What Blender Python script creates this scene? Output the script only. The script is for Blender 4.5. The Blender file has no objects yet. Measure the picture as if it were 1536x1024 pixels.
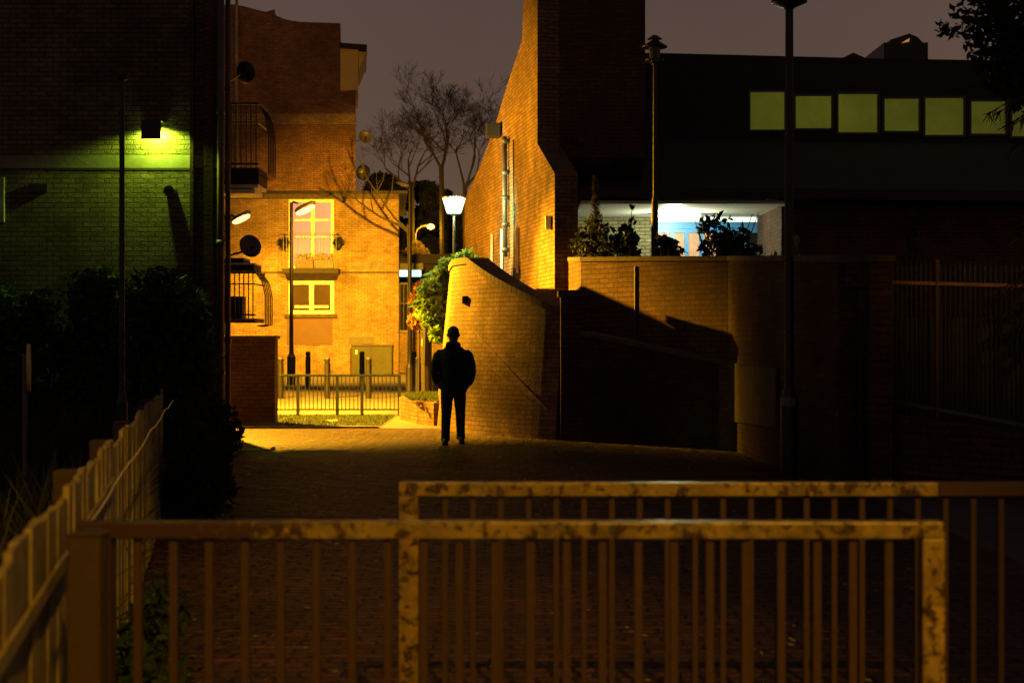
import bpy, bmesh, math, random
from mathutils import Vector, Matrix, Quaternion
R = math.radians
S = bpy.context.scene
COL = S.collection
random.seed(7)
F = 2133.3            # photo pixels per unit slope (50 mm lens, 36 mm sensor, 1536 px)

# ------------------------------------------------------------------ camera
cam = bpy.data.cameras.new("camera")
cam.lens = 50; cam.sensor_width = 36; cam.clip_start = 0.1; cam.clip_end = 3000
cam.shift_y = -7 / 1536
cam.dof.use_dof = True; cam.dof.focus_distance = 21.0; cam.dof.aperture_fstop = 3.2
camo = bpy.data.objects.new("camera", cam); COL.objects.link(camo)
camo.location = (0, 0, 1.6); camo.rotation_euler = (R(90), 0, 0)
S.camera = camo
S.view_settings.view_transform = 'Standard'; S.view_settings.look = 'None'
S.view_settings.gamma = 1; S.view_settings.exposure = 0
S.cycles.use_denoising = True
S.cycles.sample_clamp_indirect = 3
S.cycles.max_bounces = 5
S.cycles.use_light_tree = True

# ------------------------------------------------------------------ world: city night sky with light pollution
wd = bpy.data.worlds.new("World"); S.world = wd; wd.use_nodes = True
nt = wd.node_tree; nt.nodes.clear()
wo = nt.nodes.new("ShaderNodeOutputWorld"); bg = nt.nodes.new("ShaderNodeBackground")
tc = nt.nodes.new("ShaderNodeTexCoord"); sp = nt.nodes.new("ShaderNodeSeparateXYZ")
nt.links.new(tc.outputs['Generated'], sp.inputs[0])
ra = nt.nodes.new("ShaderNodeValToRGB")
ra.color_ramp.elements[0].position = 0.0; ra.color_ramp.elements[0].color = (0.100, 0.056, 0.034, 1)
ra.color_ramp.elements[1].position = 0.6; ra.color_ramp.elements[1].color = (0.028, 0.019, 0.019, 1)
e = ra.color_ramp.elements.new(0.14); e.color = (0.074, 0.046, 0.034, 1)
e = ra.color_ramp.elements.new(0.26); e.color = (0.058, 0.039, 0.033, 1)
nt.links.new(sp.outputs['Z'], ra.inputs[0])
nz = nt.nodes.new("ShaderNodeTexNoise"); nz.inputs['Scale'].default_value = 2.2; nz.inputs['Detail'].default_value = 3
nt.links.new(tc.outputs['Generated'], nz.inputs['Vector'])
mr = nt.nodes.new("ShaderNodeMapRange"); mr.inputs['To Min'].default_value = 0.72; mr.inputs['To Max'].default_value = 1.34
nt.links.new(nz.outputs['Fac'], mr.inputs['Value'])
vm = nt.nodes.new("ShaderNodeVectorMath"); vm.operation = 'SCALE'
nt.links.new(ra.outputs[0], vm.inputs[0]); nt.links.new(mr.outputs[0], vm.inputs['Scale'])
nt.links.new(vm.outputs[0], bg.inputs['Color']); bg.inputs['Strength'].default_value = 1.5
nt.links.new(bg.outputs[0], wo.inputs[0])

# ------------------------------------------------------------------ lamps' light
SOD = (1.0, 0.445, 0.014)
def point(name, loc, power, color, rad=0.1):
    l = bpy.data.lights.new(name, 'POINT'); l.energy = power; l.color = color; l.shadow_soft_size = rad
    o = bpy.data.objects.new(name, l); COL.objects.link(o); o.location = loc; return o
def spot(name, loc, aim, power, color, half, blend, rad=0.1):
    l = bpy.data.lights.new(name, 'SPOT'); l.energy = power; l.color = color; l.shadow_soft_size = rad
    l.spot_size = R(2 * half); l.spot_blend = blend
    o = bpy.data.objects.new(name, l); COL.objects.link(o); o.location = loc
    o.rotation_euler = (Vector(aim) - Vector(loc)).to_track_quat('-Z', 'Y').to_euler(); return o
# sodium lamps round the corner of the passage, on the road and behind the viewer
SP = (-7.3, 29.2, 5.2)
spot("sodium_light", SP, (-7.3, 29.2, 0.0), 30000, SOD, 64.8, 0.16, 0.12)
spot("sodium_light", SP, (2.0, 30.8, 1.0), 9500, SOD, 55, 0.5, 0.12)
spot("sodium_light", SP, (-.35, 25.5, 2.4), 50000, SOD, 15, 1.0, 0.12)  # extra narrow beam added to brighten the curved wall
spot("sodium_light", (-2.9, 36.2, 5.36), (-4.6, 50.0, 2.9), 31000, SOD, 29, 0.95, 0.1)
spot("sodium_light", (-6.1, 42.0, 5.45), (-6.3, 46.0, 0.0), 7500, SOD, 60, 0.6, 0.1)
spot("sodium_light", (-8.4, 45.8, 5.3), (-6.6, 48.0, 0.2), 3000, SOD, 68, 0.5, 0.1)
spot("sodium_light", (3.2, -9.0, 10.0), (-0.5, 4.7, 0.40), 8800, SOD, 10.3, 0.7, 0.12)
spot("sodium_light", (3.2, -9.0, 10.0), (5.2, 14.3, 2.6), 3000, SOD, 4.0, 1.0, 0.12)  # second beam added only to light the spiked fence's orange rail

# ------------------------------------------------------------------ materials
def newmat(name):
    m = bpy.data.materials.new(name); m.use_nodes = True
    n = m.node_tree; b = n.nodes['Principled BSDF']
    return m, n, b
def mixc(n, fac, a, b, mode='MIX'):
    x = n.nodes.new("ShaderNodeMix"); x.data_type = 'RGBA'; x.blend_type = mode
    for sock, v in ((x.inputs[0], fac), (x.inputs[6], a), (x.inputs[7], b)):
        if hasattr(v, 'is_linked') or hasattr(v, 'links'): n.links.new(v, sock)
        elif isinstance(v, tuple): sock.default_value = (*v, 1)
        else: sock.default_value = v
    return x.outputs[2]
def noise(n, scale, detail=4, rough=0.6, vec='Object'):
    t = n.nodes.new("ShaderNodeTexCoord"); x = n.nodes.new("ShaderNodeTexNoise")
    x.inputs['Scale'].default_value = scale; x.inputs['Detail'].default_value = detail; x.inputs['Roughness'].default_value = rough
    n.links.new(t.outputs[vec], x.inputs['Vector']); return x.outputs['Fac']
def ramp(n, fac, p0, p1, c0=(0, 0, 0), c1=(1, 1, 1)):
    r = n.nodes.new("ShaderNodeValToRGB"); r.color_ramp.elements[0].position = p0; r.color_ramp.elements[1].position = p1
    r.color_ramp.elements[0].color = (*c0, 1); r.color_ramp.elements[1].color = (*c1, 1)
    n.links.new(fac, r.inputs[0]); return r.outputs[0]
def bump(n, b, h, dist, strength=1.0):
    x = n.nodes.new("ShaderNodeBump"); x.inputs['Distance'].default_value = dist; x.inputs['Strength'].default_value = strength
    n.links.new(h, x.inputs['Height']); n.links.new(x.outputs[0], b.inputs['Normal'])
def brick(name, c1, c2, mort, rough=0.9, w=0.225, h=0.075, ms=0.009, offs=0.5, bd=0.012, stain=0.5, lump=0):
    m, n, b = newmat(name)
    t = n.nodes.new("ShaderNodeUVMap"); br = n.nodes.new("ShaderNodeTexBrick")
    nz = n.nodes.new("ShaderNodeTexNoise"); nz.inputs['Scale'].default_value = 6
    n.links.new(t.outputs[0], nz.inputs['Vector'])
    sc = n.nodes.new("ShaderNodeVectorMath"); sc.operation = 'SCALE'; sc.inputs['Scale'].default_value = 0.012
    ad = n.nodes.new("ShaderNodeVectorMath"); n.links.new(nz.outputs['Color'], sc.inputs[0])
    n.links.new(sc.outputs[0], ad.inputs[0]); n.links.new(t.outputs[0], ad.inputs[1]); n.links.new(ad.outputs[0], br.inputs['Vector'])
    br.inputs['Scale'].default_value = 1; br.inputs['Brick Width'].default_value = w; br.inputs['Row Height'].default_value = h
    br.inputs['Mortar Size'].default_value = ms; br.inputs['Mortar Smooth'].default_value = 0.3; br.inputs['Bias'].default_value = -0.1
    br.offset = offs
    br.inputs['Color1'].default_value = (*c1, 1); br.inputs['Color2'].default_value = (*c2, 1); br.inputs['Mortar'].default_value = (*mort, 1)
    big = ramp(n, noise(n, 0.55, 5, 0.65), 0.3, 0.72, (1 - stain,) * 3, (1.15, 1.12, 1.05))
    mid = ramp(n, noise(n, 2.3, 6, .7), .35, .65, (.72,.70,.68), (1.1,1.08,1.05)); big = mixc(n, 1.0, big, mid, 'MULTIPLY')
    fine = ramp(n, noise(n, 23, 3, 0.7), 0.25, 0.75, (0.62, 0.6, 0.58), (1.25, 1.2, 1.15))
    c = mixc(n, 1.0, br.outputs['Color'], big, 'MULTIPLY'); c = mixc(n, 1.0, c, fine, 'MULTIPLY')
    n.links.new(c, b.inputs['Base Color']); b.inputs['Roughness'].default_value = rough
    b.inputs['Specular IOR Level'].default_value = 0.25
    inv = n.nodes.new("ShaderNodeMath"); inv.operation = 'MULTIPLY_ADD'; inv.inputs[1].default_value = -1
    n.links.new(br.outputs['Fac'], inv.inputs[0]); n.links.new(noise(n, 40, 3), inv.inputs[2])
    h = inv.outputs[0]
    if lump:
        ma = n.nodes.new("ShaderNodeMath"); ma.operation = 'MULTIPLY_ADD'; ma.inputs[1].default_value = lump
        n.links.new(noise(n, 4.5, 5, .6), ma.inputs[0]); n.links.new(h, ma.inputs[2]); h = ma.outputs[0]
    bump(n, b, h, bd)
    return m
def plain(name, col, rough=0.7, metal=0.0, var=0.25, scale=6, bd=0.0, spec=0.5, col2=None, thr=(0.35, 0.65)):
    m, n, b = newmat(name)
    c2 = col2 if col2 else tuple(max(0, x * (1 - var)) for x in col)
    f = ramp(n, noise(n, scale, 6, 0.65), *thr)
    n.links.new(mixc(n, f, c2, col), b.inputs['Base Color'])
    b.inputs['Roughness'].default_value = rough; b.inputs['Metallic'].default_value = metal
    b.inputs['Specular IOR Level'].default_value = spec
    if bd: bump(n, b, noise(n, scale * 4, 5), bd)
    return m
def emis(name, col, strength, scale=None, lo=0.6):
    m, n, b = newmat(name); b.inputs['Base Color'].default_value = (*[min(1, c) * .12 for c in col], 1)
    b.inputs['Emission Color'].default_value = (*col, 1); b.inputs['Emission Strength'].default_value = strength
    if scale:
        f = ramp(n, noise(n, scale, 3), 0.3, 0.7, tuple(c * lo for c in col), col); n.links.new(f, b.inputs['Emission Color'])
    return m
def leafmat(name, col, col2):
    m, n, b = newmat(name)
    g = n.nodes.new("ShaderNodeNewGeometry")
    n.links.new(ramp(n, g.outputs['Random Per Island'], 0.0, 1.0, col, col2), b.inputs['Base Color'])
    b.inputs['Roughness'].default_value = 0.7; b.inputs['Specular IOR Level'].default_value = 0.2
    tr = n.nodes.new("ShaderNodeBsdfTranslucent"); n.links.new(ramp(n, g.outputs['Random Per Island'], 0, 1, col, col2), tr.inputs[0])
    mx = n.nodes.new("ShaderNodeMixShader"); mx.inputs[0].default_value = 0.3
    o = n.nodes['Material Output']
    n.links.new(b.outputs[0], mx.inputs[1]); n.links.new(tr.outputs[0], mx.inputs[2]); n.links.new(mx.outputs[0], o.inputs[0])
    return m
M = {}
M['brick_left'] = brick('brick_left', (.21, .18, .14), (.13, .11, .09), (.07, .065, .055), bd=0.02, stain=.65)
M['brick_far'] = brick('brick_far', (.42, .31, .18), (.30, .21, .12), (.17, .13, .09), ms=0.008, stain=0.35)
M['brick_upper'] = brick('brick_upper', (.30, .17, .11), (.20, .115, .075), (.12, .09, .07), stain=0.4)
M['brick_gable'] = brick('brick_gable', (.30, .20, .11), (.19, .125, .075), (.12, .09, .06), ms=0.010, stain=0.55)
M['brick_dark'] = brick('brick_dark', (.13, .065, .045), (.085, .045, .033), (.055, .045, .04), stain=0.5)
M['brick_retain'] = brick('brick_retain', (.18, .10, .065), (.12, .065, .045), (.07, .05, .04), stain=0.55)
M['brick_shade'] = brick('brick_shade', (.085, .040, .028), (.05, .027, .02), (.035, .03, .026), stain=0.5)  # brick darkened in colour to stand in for shade
M['brick_curve'] = brick('brick_curve', (.30, .20, .12), (.21, .14, .09), (.12, .09, .07), ms=0.008, stain=0.6)
M['brick_porch'] = brick('brick_porch', (.30, .28, .17), (.22, .20, .12), (.10, .09, .07))
M['paver'] = brick('paver', (.17, .075, .045), (.08, .038, .026), (.016, .012, .010), w=0.2, h=0.1, ms=0.014, bd=0.035, stain=0.65, rough=0.6, lump=11)
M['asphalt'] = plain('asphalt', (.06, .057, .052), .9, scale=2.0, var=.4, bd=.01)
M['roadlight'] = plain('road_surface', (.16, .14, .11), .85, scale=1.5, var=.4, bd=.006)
M['concrete'] = plain('concrete', (.28, .26, .22), .9, scale=3, var=.45, bd=.004)
M['band'] = plain('band_stone', (.17, .155, .12), .9, scale=5, var=.35, bd=.003)
M['coping'] = plain('coping', (.10, .075, .06), .9, scale=7, var=.5, bd=.004)
M['blackmetal'] = plain('black_metal', (.018, .018, .02), .45, .3, scale=9)
M['postpaint'] = plain('post_paint', (.016, .014, .014), .5, .1, scale=9)
M['greymetal'] = plain('grey_metal', (.12, .11, .10), .5, .4, scale=9)
M['greenmetal'] = plain('green_metal', (.20, .27, .18), .45, .2, scale=12)
M['cabinet'] = plain('cabinet_metal', (.055, .06, .03), .55, .1, scale=3)
M['barpaint'] = plain('bar_paint', (.036, .015, .010), .75, 0, scale=30, col2=(.026, .011, .007), bd=.001)
M['railrust'] = plain('rail_rust', (.10, .048, .024), .6, 0, scale=14, col2=(.05, .028, .016), bd=.001)
M['pvc'] = plain('pvc_white', (.84, .82, .80), .5, scale=4, var=.1)
M['pinkpanel'] = plain('pink_panel', (.13, .075, .065), .7, scale=2, var=.15)
M['yellowpanel'] = plain('yellow_panel', (.62, .48, .16), .7, scale=2, var=.12)
M['roofdark'] = plain('roof_dark', (.03, .026, .026), .85, scale=3, var=.4, bd=.01)
M['roofedge'] = plain('roof_edge', (.022, .018, .016), .8, scale=3)
M['wood'] = plain('timber', (.27, .23, .09), .85, scale=7, col2=(.12, .095, .04), bd=.003)
M['wooddark'] = plain('timber_dark', (.035, .02, .013), .85, scale=9, col2=(.03, .018, .012), bd=.003)
M['bark'] = plain('bark', (.022, .017, .014), .9, scale=12, bd=.006)
M['bluepaint'] = plain('blue_paint', (.05, .22, .55), .45, scale=5, var=.15)
M['darkglass'] = plain('dark_glass', (.012, .014, .016), .12, scale=2, spec=.6)
M['winglass'] = plain('window_glass', (.05, .03, .02), .25, scale=1.5, var=.3)
M['downpipe'] = plain('downpipe', (.07, .05, .045), .5, scale=6)
M['litter'] = plain('litter', (.6, .55, .42), .6, scale=12, var=.3)
M['wire'] = plain('wire', (.5, .42, .36), .3, .5, scale=8)
M['skin'] = plain('skin', (.22, .12, .08), .55, scale=10, var=.1)
M['hair'] = plain('hair', (.012, .01, .01), .7, scale=60, bd=.003)
M['jacket'] = plain('jacket', (.009, .008, .009), .75, scale=9, var=.4, bd=.012, spec=.2)
M['jeans'] = plain('trousers', (.014, .015, .02), .85, scale=12, var=.3, bd=.008)
M['shoe'] = plain('shoe', (.015, .014, .013), .4, scale=12)
M['leaf_hedge'] = leafmat('leaf_hedge', (.012, .028, .01), (.035, .06, .02))
M['leaf_bright'] = leafmat('leaf_bright', (.08, .17, .03), (.22, .36, .09))
M['leaf_red'] = leafmat('leaf_red', (.18, .06, .03), (.30, .16, .05))
M['leaf_dark'] = leafmat('leaf_dark', (.015, .018, .012), (.035, .04, .024))
M['leaf_yellow'] = leafmat('leaf_yellow', (.22, .18, .05), (.42, .33, .09))
M['needle'] = leafmat('needle', (.03, .03, .018), (.07, .065, .035))
M['grass'] = leafmat('grass', (.05, .08, .025), (.12, .15, .05))
M['e_sod'] = emis('lamp_sodium', (1.0, .60, .17), 3.4)
M['e_cyan'] = emis('lamp_white', (.62, 1.0, .78), 2.6, 14, .75)
M['e_green'] = emis('lamp_green', (.75, 1.0, .12), 30)
M['e_tube'] = emis('tube', (.85, 1.0, .80), 14)
M['e_strip'] = emis('strip', (.50, 1.0, .95), 1.7, 5, .8)
M['e_transom'] = emis('transom', (.86, 1.0, .72), 1.6, 3, .7)
M['e_peach'] = emis('lit_curtain', (1.0, .55, .26), .75, 5, .6)
M['e_room'] = emis('lit_room', (1.0, .45, .24), .68, 1.2, .75)
M['e_dimroom'] = emis('dim_room', (1.0, .36, .08), .05, 1.5, .5)
M['e_glow'] = emis('small_lit_window', (1.0, .40, .06), .5)
# olive clerestory glass with wire mesh
m, n, b = newmat('wired_glass'); M['e_olive'] = m
uv = n.nodes.new("ShaderNodeUVMap"); mp = n.nodes.new("ShaderNodeMapping"); mp.inputs['Rotation'].default_value = (0, 0, R(45))
n.links.new(uv.outputs[0], mp.inputs[0]); ck = n.nodes.new("ShaderNodeTexBrick"); ck.offset = 0
ck.inputs['Scale'].default_value = 1; ck.inputs['Brick Width'].default_value = .05; ck.inputs['Row Height'].default_value = .05; ck.inputs['Mortar Size'].default_value = .006
ck.inputs['Color1'].default_value = (.085, .088, .008, 1); ck.inputs['Color2'].default_value = (.078, .085, .008, 1); ck.inputs['Mortar'].default_value = (.045, .045, .004, 1)
n.links.new(mp.outputs[0], ck.inputs[0])
n.links.new(mixc(n, 1.0, ck.outputs[0], ramp(n, noise(n, .45, 6, .7), .3, .68, (.45, .55, .6), (1.3, 1.2, 1)), 'MULTIPLY'), b.inputs['Emission Color'])
b.inputs['Emission Strength'].default_value = .85; b.inputs['Base Color'].default_value = (.03, .03, .01, 1)
# worn rail paint: yellowish coat flaked down to brown; one end browned to imitate shade
def worn(name, axis_from, axis_to, coat=(.25, .19, .042), under=(.032, .017, .010)):
    m, n, b = newmat(name)
    t = n.nodes.new("ShaderNodeTexCoord"); s = n.nodes.new("ShaderNodeSeparateXYZ"); n.links.new(t.outputs['Object'], s.inputs[0])
    mr = n.nodes.new("ShaderNodeMapRange"); n.links.new(s.outputs['X'], mr.inputs[0])
    mr.inputs[1].default_value = axis_from; mr.inputs[2].default_value = axis_to; mr.inputs[3].default_value = -.30; mr.inputs[4].default_value = .045
    a = n.nodes.new("ShaderNodeMath"); n.links.new(noise(n, 17, 9, .75), a.inputs[0]); n.links.new(mr.outputs[0], a.inputs[1])
    f = ramp(n, a.outputs[0], .47, .52)
    g = ramp(n, noise(n, 7, 8, .75), .38, .62, tuple(c * .35 for c in coat), coat)
    n.links.new(mixc(n, f, under, g), b.inputs['Base Color']); b.inputs['Roughness'].default_value = .38
    bump(n, b, f, .002)
    return m

# ------------------------------------------------------------------ mesh helpers
ORG = {}
def P(px, py, Y): return Vector(((px - 768) / F * Y, Y, 1.6 - (py - 505) / F * Y))
def X(px, Y): return (px - 768) / F * Y
def Z(py, Y): return 1.6 - (py - 505) / F * Y
class MB:
    def __init__(s): s.v = []; s.f = []; s.uv = {}
    def add(s, vs, fs, uvs=None):
        k = len(s.v); s.v += [Vector(v) for v in vs]
        for i, f in enumerate(fs):
            if uvs: s.uv[len(s.f)] = uvs[i]
            s.f.append([k + j for j in f])
        return s
    def box(s, x0, x1, y0, y1, z0, z1):
        return s.add([(x0,y0,z0),(x1,y0,z0),(x1,y1,z0),(x0,y1,z0),(x0,y0,z1),(x1,y0,z1),(x1,y1,z1),(x0,y1,z1)],
                     [(0,3,2,1),(4,5,6,7),(0,1,5,4),(1,2,6,5),(2,3,7,6),(3,0,4,7)])
    def beam(s, a, b, w, h, up=(0,0,1)):
        a = Vector(a); b = Vector(b); d = (b-a).normalized(); u = Vector(up)
        if abs(d.dot(u)) > .95: u = Vector((0,1,0))
        r = d.cross(u).normalized()*w/2; u = r.cross(d).normalized()*h/2
        vs = [p+i*r+j*u for p in (a,b) for i,j in ((-1,-1),(1,-1),(1,1),(-1,1))]
        return s.add(vs, [(0,3,2,1),(4,5,6,7),(0,1,5,4),(1,2,6,5),(2,3,7,6),(3,0,4,7)])
    def tube(s, pts, rs, n=10, caps=True):
        pts = [Vector(p) for p in pts]
        if not hasattr(rs, '__len__'): rs = [rs]*len(pts)
        k = len(s.v); prev = None
        for i, p in enumerate(pts):
            d = (pts[min(i+1,len(pts)-1)] - pts[max(i-1,0)]).normalized()
            if prev is None:
                a = Vector((1,0,0)) if abs(d.x) < .8 else Vector((0,1,0)); u = d.cross(a).normalized()
            else: u = (prev - d*prev.dot(d)).normalized()
            prev = u; w = d.cross(u)
            for j in range(n):
                t = 2*math.pi*j/n; s.v.append(p + (u*math.cos(t) + w*math.sin(t))*rs[i])
        for i in range(len(pts)-1):
            for j in range(n):
                a = k+i*n+j; b = k+i*n+(j+1)%n; s.f.append([a, b, b+n, a+n])
        if caps: s.f.append([k+j for j in range(n)][::-1]); s.f.append([k+(len(pts)-1)*n+j for j in range(n)])
        return s
    def lathe(s, c, prof, n=20):      # prof: (radius, z)
        return s.loft([(Vector((c[0], c[1], z)), r, r) for r, z in prof], n)
    def loft(s, rings, n=16, ang=0.0):  # rings: centre, rx, ry in the XY plane
        k = len(s.v)
        for c, rx, ry in rings:
            for j in range(n):
                t = 2*math.pi*j/n; s.v.append(Vector(c) + Vector((math.cos(t)*rx, math.sin(t)*ry, 0)))
        for i in range(len(rings)-1):
            for j in range(n):
                a = k+i*n+j; b = k+i*n+(j+1)%n; s.f.append([a, b, b+n, a+n])
        s.f.append([k+j for j in range(n)][::-1]); s.f.append([k+(len(rings)-1)*n+j for j in range(n)]); return s
    def prism(s, poly, d):             # poly: 3-D points, extruded by vector d
        n = len(poly); d = Vector(d); vs = [Vector(p) for p in poly] + [Vector(p)+d for p in poly]
        return s.add(vs, [tuple(range(n))[::-1], tuple(range(n, 2*n))] + [(i, (i+1)%n, (i+1)%n+n, i+n) for i in range(n)])
    def build(s, name, mat, parent=None, loc=None, smooth=False, bevel=0, label=None):
        org = ORG[parent.name] if parent else Vector(loc if loc is not None else (0,0,0))
        me = bpy.data.meshes.new(name); me.from_pydata([v-org for v in s.v], [], s.f)
        ul = me.uv_layers.new(name='UVMap')
        for p in me.polygons:
            if p.index in s.uv:
                for li, u in zip(p.loop_indices, s.uv[p.index]): ul.data[li].uv = u
                continue
            n = p.normal
            if abs(n.z) > .75: tx, ty = Vector((1,0,0)), Vector((0,1,0))
            else:
                tx = Vector((-n.y, n.x, 0)).normalized(); ty = Vector((0,0,1))
            for li in p.loop_indices:
                co = me.vertices[me.loops[li].vertex_index].co + org
                ul.data[li].uv = (co.dot(tx), co.dot(ty))
        bm = bmesh.new(); bm.from_mesh(me); bmesh.ops.recalc_face_normals(bm, faces=bm.faces); bm.to_mesh(me); bm.free()
        me.materials.append(M[mat] if isinstance(mat, str) else mat)
        if smooth:
            for p in me.polygons: p.use_smooth = True
        o = bpy.data.objects.new(name, me); COL.objects.link(o)
        if parent: o.parent = parent
        else: o.location = org
        ORG[o.name] = org
        if bevel:
            b = o.modifiers.new('bevel', 'BEVEL'); b.width = bevel; b.segments = 2; b.limit_method = 'ANGLE'
        if label: o['label'] = label
        return o
def tag(o, label, cat, group=None, kind=None):
    if label: o['label'] = label
    if cat: o['category'] = cat
    if group: o['group'] = group
    if kind: o['kind'] = kind
    return o
def thing(name, label, cat, loc, group=None):
    o = bpy.data.objects.new(name, None); COL.objects.link(o); o.location = loc; o.empty_display_size = .3
    ORG[o.name] = Vector(loc); return tag(o, label, cat, group)
def struct(mb, name, mat, **k):
    o = mb.build(name, mat, **k); o['kind'] = 'structure'; return o
def copy_tree(o, parent=None, dloc=None, label=None):
    c = o.copy(); COL.objects.link(c)
    if parent: c.parent = parent
    if dloc is not None: c.location = o.location + Vector(dloc)
    if label: c['label'] = label
    for ch in list(o.children): copy_tree(ch, c)
    return c
def clone_part(o, d):
    c = o.copy(); COL.objects.link(c); c.parent = o.parent; c.location = o.location + Vector(d); return c
def leaves(centres, n, size, rnd, flat=.5, aspect=1.8):
    """n leaf quads spread over ellipsoid clumps (centre, rx, ry, rz)"""
    mb = MB(); wts = [c[1]*c[2]*c[3] for c in centres]
    for _ in range(n):
        c, rx, ry, rz = rnd.choices(centres, wts)[0]
        d = Vector((rnd.gauss(0,1), rnd.gauss(0,1), rnd.gauss(0,1))).normalized()*(rnd.random()**.4)
        p = Vector(c) + Vector((d.x*rx, d.y*ry, d.z*rz))
        q = Quaternion((rnd.gauss(0,1), rnd.gauss(0,1), rnd.gauss(0,1), rnd.gauss(0,1))).normalized()
        a = q @ Vector((1,0,0)); b = q @ Vector((0,1,0)); s_ = size*rnd.uniform(.4,1.6)
        nn = a.cross(b)*s_*.15
        mb.add([p-a*s_*aspect/2, p-b*s_*.45+nn, p+a*s_*aspect/2, p+b*s_*.45+nn], [(0,1,2,3)])
    return mb
def clumps(c, rx, ry, rz, n, r, rnd):
    out = []
    for _ in range(n):
        d = Vector((rnd.gauss(0,1), rnd.gauss(0,1), rnd.gauss(0,1))).normalized()*(rnd.random()**.35)
        k = r*rnd.uniform(.6,1.3)
        out.append((Vector(c)+Vector((d.x*rx, d.y*ry, d.z*rz)), k, k, k*.8))
    return out
def G(Y): return 0.0 if Y < 29 else (.3*(Y-29)/21 if Y < 50 else .3)

# ------------------------------------------------------------------ setting: ground
def sheet(name, mat, x0, x1, ys, dz, xf=None):
    mb = MB()
    for a, b in zip(ys[:-1], ys[1:]):
        mb.add([(x0,a,G(a)+dz),(x1,a,G(a)+dz),(x1,b,G(b)+dz),(x0,b,G(b)+dz)], [(0,1,2,3)])
    return struct(mb, name, mat)
sheet('ground', 'asphalt', -400, 400, [-60, 29, 50, 900], -.004)
sheet('path', 'paver', -4.7, 3.6, [-4, 24.9], .0)
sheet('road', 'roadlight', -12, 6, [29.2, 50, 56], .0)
k = struct(MB().box(-5.2, -2.35, 24.9, 25.05, -.1, .035), 'kerb', 'concrete')
sheet('verge', 'asphalt', -5.2, -2.3, [25.05, 29.2], .002)
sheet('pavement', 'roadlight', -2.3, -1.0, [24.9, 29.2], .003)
rg = random.Random(3)
mb = MB()
for _ in range(9000):
    x = rg.uniform(-5.15, -2.35); y = rg.uniform(25.3, 29.0); h = rg.uniform(.01, .05); a = rg.uniform(0, 6.28)
    if y < 26.2 and rg.random() < .4: continue
    dx, dy = math.cos(a)*.012, math.sin(a)*.012
    mb.add([(x-dx,y-dy,0),(x+dx,y+dy,0),(x+rg.uniform(-.03,.03),y+rg.uniform(-.03,.03),h)], [(0,1,2)])
tag(mb.build('grass', 'grass'), 'short worn grass in front of the green railing', 'grass', kind='stuff')
# raised terrace behind the retaining wall and the ramp climbing to it
RW = [(.98,24.6),(1.13,23.3),(1.93,22.2),(3.12,20.5),(3.26,16.3),(3.44,14.95)]
struct(MB().prism([(x+.32,y+.1,-.1) for x,y in RW]+[(3.9,15.2,-.1),(4.1,15.2,-.1),(7.5,14.5,-.1),(40,14.5,-.1),(40,60,-.1),(1.0,60,-.1),(1.1,26,-.1)], (0,0,1.9)), 'terrace', 'asphalt')

# ------------------------------------------------------------------ left building
t = thing('brick_building', 'dark brick building with a green lit security lamp on its wall', 'building', (-9, 23, 0))
fp = [(-16,22),(-4.47,22),(-4.72,23.2),(-16,23.2)]
MB().prism([(x,y,-.1) for x,y in fp], (0,0,9.1)).build('wall', 'brick_left', t)
MB().box(-15.9,-4.52,21.996,22.003,Z(252,22),Z(233,22)).build('stone_band', 'band', t)
MB().box(-15.9,-4.52,21.993,22.003,Z(255,22),Z(253,22)).build('ledge', 'roofedge', t)
MB().box(X(287,22),X(292,22),21.9,22.003,0,9).build('pilaster', 'brick_dark', t)
MB().box(X(308,22),X(322,22),21.86,22.003,0,9).build('pilaster', 'brick_dark', t)
mb = MB().tube([(X(331,21.8),21.8,.0),(X(331,21.8),21.8,9)], .055)
for z in (1,3,5,7): mb.tube([(X(331,21.8),21.8,z),(X(331,21.8),21.8,z+.08)], .07)
mb.build('downpipe', 'downpipe', t, smooth=True)
mb = MB().tube([(X(342,22.05),22.05,.0),(X(342,22.05),22.05,9)], .04)
for z in (1.5,3.4,5.4): mb.tube([(X(342,22.05),22.05,z),(X(342,22.05),22.05,z+.08)], .055)
mb.build('downpipe', 'downpipe', t, smooth=True)
v = MB().tube([(X(255,21.9),22.0,Z(287,21.9)),(X(255,21.9),21.82,Z(287,21.9))], .085, 20).build('vent', 'downpipe', t)
MB().tube([(X(255,21.9),21.83,Z(287,21.9)),(X(255,21.9),21.79,Z(287,21.9))], .05, 16).build('vent_cap', 'blackmetal', v)
MB().box(X(45,22),X(72,22),21.96,22.003,Z(288,22),Z(276,22)).build('air_brick', 'blackmetal', t)
MB().box(X(-20,22),X(8,22),21.95,22.003,Z(334,22),Z(266,22)).build('wall_panel', 'concrete', t, bevel=.01)
# security lamp
lx, ly = X(229,21.8), 21.86
t = thing('security_lamp', 'boxy black wall lamp throwing green light down dark bricks', 'wall lamp', (lx,21.98,Z(205,21.8)))
MB().box(lx-.15,lx+.15,21.70,21.72,Z(209,21.75),Z(180,21.75)).box(lx-.15,lx+.15,21.72,21.995,Z(180,21.75)-.02,Z(180,21.75)).box(lx-.05,lx+.05,21.72,21.995,Z(187,21.75),Z(181,21.75)).build('hood', 'blackmetal', t)
MB().tube([(lx-.09,21.88,Z(203,21.8)),(lx+.10,21.88,Z(203,21.8))], .018).build('lamp_tube', 'e_green', t)
spot('green_light', (lx+.04,21.875,Z(199,21.8)), (lx+.04,22.7,Z(199,21.8)-1), 440, (.60,1.0,.04), 82, .3, .05)
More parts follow.
